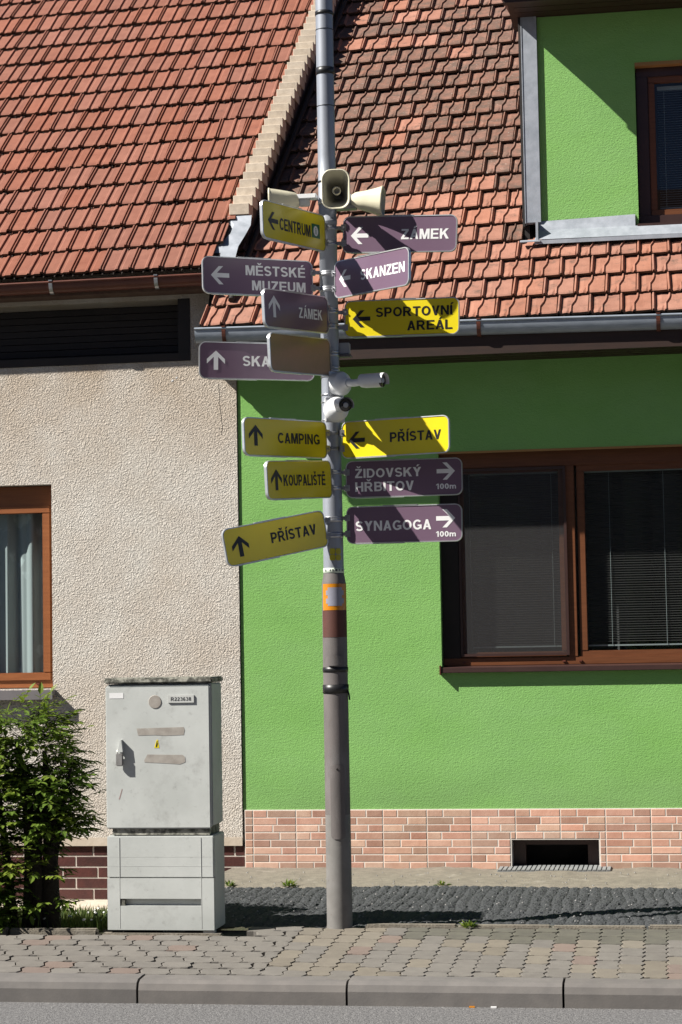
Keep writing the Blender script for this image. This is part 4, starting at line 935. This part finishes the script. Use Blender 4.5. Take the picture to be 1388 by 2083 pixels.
# ---------------------------------------------------------------- loudspeakers
def horn(mouth, axis, secs, label, upv=(0, 0, 1), bullet=True, drv=.12):
    mouth = Vector(mouth); d = Vector(axis).normalized(); a = d.cross(Vector(upv)).normalized(); b = a.cross(d)
    t = thing('horn_loudspeaker', tuple(mouth - d * secs[-1][0]), label, 'loudspeaker', 'horn loudspeakers on the pole')
    def sec(tt, w_, h_, rr=.35):
        return [mouth - d * tt + a * x + b * z for x, z in rrect(w_, h_, min(w_, h_) * rr, 5)]
    q = MB(); q.loft([sec(tt, w_, h_) for tt, w_, h_ in secs], cap0=False, cap1=True); 
    q.loft([sec(tt + .002, w_ - .012, h_ - .012) for tt, w_, h_ in secs], cap0=False, cap1=True)
    q.build('horn', M['horn'], t)
    q = MB(); w0, h0 = secs[0][1], secs[0][2]
    q.loft([sec(0.006, w0 + .001, h0 + .001), sec(-.002, w0 + .004, h0 + .004), sec(-.002, w0 - .012, h0 - .012), sec(.004, w0 - .012, h0 - .012)], cap0=False, cap1=False); q.build('rim', M['horn'], t)
    if bullet:
        c = mouth - d * .05; q = MB(); q.lathe([(-.06, .016), (-.03, .022), (.0, .024), (.004, .022), (.002, .017), (-.02, .012)], c, d, n=20); q.build('bullet', M['horn'], t)
    e = mouth - d * secs[-1][0]; q = MB(); q.lathe([(0, .03), (-.01, .034), (-.05, .034), (-.06, .03)], e, d, n=20); q.build('driver', M['horngrey'], t)
    return t, e, d
t1, e1, d1 = horn((-1.698, 10.50, 3.942), (.10, -1, -.06), [(0, .150, .212), (.03, .135, .190), (.08, .11, .14), (.14, .08, .09), (.19, .06, .06)], 'cream horn loudspeaker facing the street, its open mouth towards the viewer')
q = MB(); q.obox((PX + .045, PY - .07, 3.96), (.02, 0, 0), (0, .05, 0), (0, 0, .012)); q.build('bracket', M['clamp'], t1)
t2, e2, d2 = horn((-1.485, 10.79, 3.925), (1, .05, -.09), [(0, .215, .150), (.05, .17, .122), (.10, .13, .10), (.15, .10, .082), (.17, .07, .06)], 'cream horn loudspeaker pointing right from the pole')
q = MB(); q.obox((PX + .11, PY - .03, 3.90), (.055, 0, 0), (0, .03, 0), (0, 0, .010)); q.build('bracket', M['clamp'], t2)
t3, e3, d3 = horn((-2.105, 10.74, 3.945), (-1, -.12, -.02), [(0, .215, .125), (.05, .17, .115), (.10, .13, .10), (.14, .10, .085), (.16, .07, .06)], 'cream horn loudspeaker pointing left, behind the CENTRUM sign')
q = MB(); q.box(-1.99, -1.845, PY - .09, PY - .03, 3.952, 3.978); q.build('bracket', M['white'], t3, bevel=.003)
ring(3.93, 3.955, .004, M['clamp'], 'speaker_band'); ring(4.05, 4.06, .004, M['black'], 'speaker_strap')

# ---------------------------------------------------------------- surveillance cameras
def cctv(base, ax, body0, body1, label):
    base = Vector(base); ax = Vector(ax).normalized(); b0, b1 = Vector(body0), Vector(body1); bd = (b1 - b0).normalized(); n = (b1 - b0).length
    t = thing('security_camera', tuple(base), label, 'camera', 'white surveillance cameras on the pole')
    side = ax.cross(Vector((0, 0, 1))).normalized()
    q = MB(); q.obox(base, side * .055, Vector((0, 0, .068)), ax * .008); q.build('mount_plate', M['white'], t, bevel=.004)
    MB().lathe([(.006, .066), (.05, .066), (.064, .058), (.076, .036), (.10, .026)], base, ax, n=32).build('junction_box', M['white'], t)
    j = base + ax * .10; MB().tube([j - ax * .01, (j + b0) / 2 + Vector((0, 0, -.004)), b0 + bd * .01], [.022, .020, .020], 14).build('arm', M['white'], t)
    MB().lathe([(0, .02), (.012, .03), (.04, .035), (n - .012, .036), (n, .036)], b0, bd, n=28).build('body', M['white'], t)
    a = bd.cross(Vector((0, 0, 1))).normalized(); u = a.cross(bd); q = MB(); rs = []
    for tt in (.01, n + .022):
        rs.append([b0 + bd * tt + (a * math.cos(R(k)) + u * math.sin(R(k))) * .042 for k in range(-20, 201, 11)])
    q.loft(rs, closed=False, cap0=False, cap1=False); rs = [[p - (p - b0).normalized() * .0 + Vector((0, 0, -.002)) for p in r] for r in rs]; q.loft(rs, closed=False, cap0=False, cap1=False)
    q.build('sunshield', M['white'], t)
    fo = MB().lathe([(n - .001, .0345), (n + .004, .0345), (n + .005, .001)], b0, bd, n=28).build('front_glass', M['lens'], t)
    MB().lathe([(n + .005, .014), (n + .009, .012), (n + .007, .008)], b0, bd, n=16).build('lens_ring', M['horngrey'], fo)
    for z in (.05, -.05):
        zc = base.z + z; r = prad(zc) + .003
        MB().lathe([(zc - .005, r - .003), (zc - .0045, r), (zc + .0045, r), (zc + .005, r - .003)], (PX, PY, 0), n=28, caps=False).build('hose_clamp', M['clamp'], t)
    return t
cctv((-1.758, 10.755, 2.925), (.78, -.60, .0), (-1.612, 10.665, 2.922), (-1.485, 10.610, 2.918), 'white bullet camera pointing right, upper one of two on the pole')
cctv((-1.765, 10.745, 2.785), (.42, -.90, 0), (-1.715, 10.60, 2.790), (-1.660, 10.46, 2.775), 'white bullet camera with round black front towards the street, lower one on the pole')

# small grey box fixed behind the pole under the SPORTOVNÍ sign
bx = thing('junction_box', (PX + .07, PY + .05, 3.12), 'small grey metal fitting behind the pole under the yellow SPORTOVNÍ sign', 'fitting')
B(PX + .045, PX + .105, PY + .02, PY + .06, 3.10, 3.165).build('box', M['horngrey'], bx, bevel=.004); B(PX + .02, PX + .115, PY + .0, PY + .06, 3.085, 3.096).build('bracket', M['galvd'], bx)

# ---------------------------------------------------------------- electrical cabinet
CB = thing('electrical_cabinet', (-2.735, 10.77, 0), 'weathered light grey plastic electrical cabinet with padlock in front of the beige wall', 'cabinet')
x0, x1, yf, yb = -3.032, -2.446, 10.617, 10.885
B(x0 + .004, x1 - .002, yf + .024, yb, .555, 1.318).build('cabinet_body', M['cab'], CB, bevel=.006)
door = B(x0, x1 - .006, yf, yf + .022, .542, 1.310).build('door', M['cab'], CB, bevel=.007)
B(x0 - .006, x1 + .008, yf - .006, yb + .008, 1.322, 1.352).build('lid', M['cabdirty'], CB, bevel=.007)
B(x0 + .03, x1 - .02, yf + .014, yb - .01, .508, .554).build('collar', M['cabdirty'], CB)
q = MB(); wall_with_holes(q, x0 + .002, x1 + .003, .281, .504, yf + .001, yf + .03, []); 
low = B(x0 + .002, x1 + .003, yf + .03, yb + .004, .0, .505).build('pedestal', M['cab'], CB, bevel=.005)
B(x0 + .002, x1 + .003, yf + .002, yf + .031, .282, .503).build('upper_pedestal_panel', M['cab'], CB, bevel=.004)
q = MB(); wall_with_holes(q, x0 + .002, x1 + .003, .004, .279, yf + .001, yf + .0305, [(x0 + .072, x1 - .068, .132, .170)]); lp = q.build('lower_pedestal_panel', M['cab'], CB)
B(x0 + .074, x0 + .098, yf + .004, yf + .03, .134, .168).build('slot_block', M['cabdirty'], lp)
for xx in (x0 + .070, x1 - .066): B(xx, xx + .0012, yf - .0002, yf + .0022, .012, .495).build('seam_rib', M['plate'], lp)
for zz in (.342, .392): B(x0 + .01, x1 - .01, yf + .0014, yf + .0025, zz, zz + .0012).build('seam_rib', M['plate'], lp)
B(x1 - .06, x1 + .0, yf + .01, yf + .06, -.022, -.001).build('corner_foot', M['plate'], CB)
B(x0 + .30, x1 - .06, yf + .04, yb, -.03, -.001).build('base_plinth', M['cabdirty'], CB)
pt = B(-2.682, -2.536, yf - .007, yf + .001, 1.214, 1.257).build('number_plate', M['plate'], door, bevel=.002)
me = text_mesh('R223638', .112, .020, M['platetext'], bold=.01); me.transform(Matrix.Translation((-2.665, yf - .0078, 1.226))); o = link('plate_text', me, door)
o.matrix_parent_inverse = Matrix.Identity(4)
B(-3.008, -2.930, yf - .0012, yf + .001, 1.243, 1.272).build('white_sticker', M['signwhite'], door)
o = MB().lathe([(0, .036), (.003, .034)], (-2.755, yf - .0001, 1.222), (0, -1, 0), n=24).build('round_disc', M['tape'], door)
def poly(pts, y, name, m, parent, th=.0012):
    q = MB(); q.loft([[(x, y, z) for x, z in pts], [(x, y - th, z) for x, z in pts]], sm=False); return q.build(name, m, parent)
poly([(-2.858, 1.080), (-2.598, 1.085), (-2.592, 1.070), (-2.598, 1.043), (-2.70, 1.040), (-2.76, 1.044), (-2.85, 1.042)], yf, 'tape_strip', M['tape'], door)
poly([(-2.80, .940), (-2.606, .936), (-2.592, .925), (-2.590, .898), (-2.62, .886), (-2.70, .892), (-2.815, .898), (-2.818, .908)], yf, 'tape_strip', M['tape'], door)
poly([(-2.762, .975), (-2.734, .975), (-2.741, 1.018), (-2.748, 1.018)], yf, 'warning_sticker', M['yellow'], door)
poly([(-2.753, .980), (-2.746, .980), (-2.741, 1.0), (-2.746, 1.0), (-2.742, 1.010), (-2.747, 1.010), (-2.750, .995)], yf - .0013, 'warning_mark', M['signblack'], door, .0006)
poly([(-2.962, .700), (-2.956, .700), (-2.940, .755), (-2.944, .757)], yf, 'scratch_mark', mat('reddish_scratch', (.35, .25, .23), None, 5, .6), door, .0006)
hb = poly([(-2.956, .955), (-2.930, .955), (-2.938, 1.02), (-2.946, 1.018)], yf, 'handle', M['cab'], door, .028)
lk = thing('padlock', (-2.946, yf - .02, .91), 'small grey padlock hanging on the cabinet door handle', 'padlock')
B(-2.968, -2.930, yf - .030, yf - .012, .880, .948).build('lock_body', M['lock'], lk, bevel=.004); MB().tube([(-2.962, yf - .02, .945), (-2.962, yf - .02, .965), (-2.949, yf - .02, .975), (-2.936, yf - .02, .965), (-2.936, yf - .02, .945)], .004, 8).build('shackle', M['lock'], lk)

# ---------------------------------------------------------------- shrub
SH = thing('leafy_shrub', (-3.45, 10.85, -.05), 'dense leafy green shrub with dark stems left of the cabinet', 'shrub')
rs_ = random.Random(3)
blobs = [(-3.62, 10.90, .98, .36, .30, .24), (-3.42, 10.88, 1.00, .22, .22, .20), (-3.35, 10.86, .82, .22, .22, .16), (-3.30, 10.84, .70, .20, .2, .12), (-3.55, 10.9, .62, .26, .28, .22), (-3.80, 10.85, .70, .32, .3, .45),
         (-3.36, 10.82, .56, .19, .18, .11), (-3.26, 10.8, .54, .12, .14, .06), (-3.75, 10.78, .25, .25, .2, .28), (-3.50, 10.72, .30, .16, .1, .12), (-3.36, 10.72, .27, .13, .09, .09), (-3.62, 10.70, .10, .10, .07, .14), (-3.40, 10.74, .50, .12, .06, .14), (-3.28, 10.72, .16, .09, .05, .07), (-3.44, 10.70, .12, .12, .05, .08), (-3.28, 10.84, .86, .12, .12, .05), (-4.1, 10.9, .6, .35, .35, .6)]
lf = MB(); tw = MB()
def leaf(p, d, L_, t):
    d = d.normalized(); sd = d.cross(Vector((rs_.uniform(-.3, .3), rs_.uniform(-.3, .3), 1))).normalized() * L_ * .24; nrm = sd.cross(d).normalized(); b = len(lf.v)
    lf.v += [tuple(p), tuple(p + d * L_ * .3 + sd * .9 + nrm * L_ * .04), tuple(p + d * L_ * .65 + sd * .75), tuple(p + d * L_ - nrm * L_ * .12), tuple(p + d * L_ * .65 - sd * .75), tuple(p + d * L_ * .3 - sd * .9 + nrm * L_ * .04), tuple(p + d * L_ * .45 - nrm * L_ * .03)]
    for f in ((0, 1, 6), (1, 2, 6), (2, 3, 6), (3, 4, 6), (4, 5, 6), (5, 0, 6)): lf.face([b + i for i in f], 0, False)
    lf.tint += [(t, t, t)] * 7
for (bx_, by_, bz_, rx, ry, rz) in blobs:
    bx_ -= .10
    n = int(31000 * (rx * ry * rz) ** .66)
    for i in range(max(18, n // 7)):
        v = Vector((rs_.gauss(0, 1), rs_.gauss(0, 1), rs_.gauss(0, 1))).normalized() * (.45 + .6 * rs_.random() ** .6)
        p = Vector((bx_ + v.x * rx, by_ + v.y * ry, bz_ + v.z * rz)); out = Vector((v.x + rs_.uniform(-.3, .3), v.y + rs_.uniform(-.3, .3), rs_.uniform(-.35, .45))).normalized()
        if noise.noise(p * 6) < -.16: continue
        t = min(1, max(0, .35 + .5 * noise.noise(p * 5) + rs_.uniform(-.2, .25) + .15 * v.z)); Lt = rs_.uniform(.07, .12)
        tw.tube([p - out * .04, p + out * Lt], .0015, 4, caps=False)
        for k in range(3):
            for sg in (-1, 1):
                sd = out.cross(Vector((0, 0, 1))).normalized() * sg; leaf(p + out * Lt * (.25 + .3 * k), out * .7 + sd + Vector((0, 0, rs_.uniform(-.4, .1))), rs_.uniform(.038, .058), min(1, max(0, t + rs_.uniform(-.12, .12))))
        leaf(p + out * Lt, out + Vector((0, 0, -.15)), rs_.uniform(.055, .075), t)
lf.build('foliage', M['leaf'], SH, kind='stuff'); tw.build('twigs', M['bark'], SH, kind='stuff')
for pts, rd in (([(-3.40, 10.80, -.08), (-3.41, 10.82, .25), (-3.42, 10.84, .6), (-3.46, 10.88, .95)], [.055, .045, .032, .012]), ([(-3.53, 10.80, -.08), (-3.52, 10.82, .3), (-3.55, 10.85, .7), (-3.62, 10.88, 1.0)], [.045, .038, .028, .012]),
                ([(-3.45, 10.86, -.08), (-3.42, 10.87, .3), (-3.36, 10.86, .65), (-3.30, 10.85, .85)], [.035, .030, .018, .007]), ([(-3.40, 10.82, .35), (-3.33, 10.82, .5), (-3.24, 10.82, .56)], [.016, .010, .004]), ([(-3.47, 10.8, .0), (-3.49, 10.8, .4), (-3.47, 10.84, .7)], [.04, .035, .02]),
                ([(-3.62, 10.84, -.1), (-3.68, 10.86, .4), (-3.75, 10.88, .9)], [.03, .022, .01])):
    MB().tube(pts, rd, 10).build('stem', M['bark'], SH)
# litter by the kerb
for x, c_, lb in ((-.96, 'orange', 'tiny orange scrap of litter at the foot of the kerb'), (-.86, 'signwhite', 'tiny white scrap of litter at the foot of the kerb')):
    tag(B(x, x + .026, 9.355, 9.366, -.1635, -.157).build('litter_scrap', M[c_]), lb, 'litter')
bpy.context.view_layer.update()
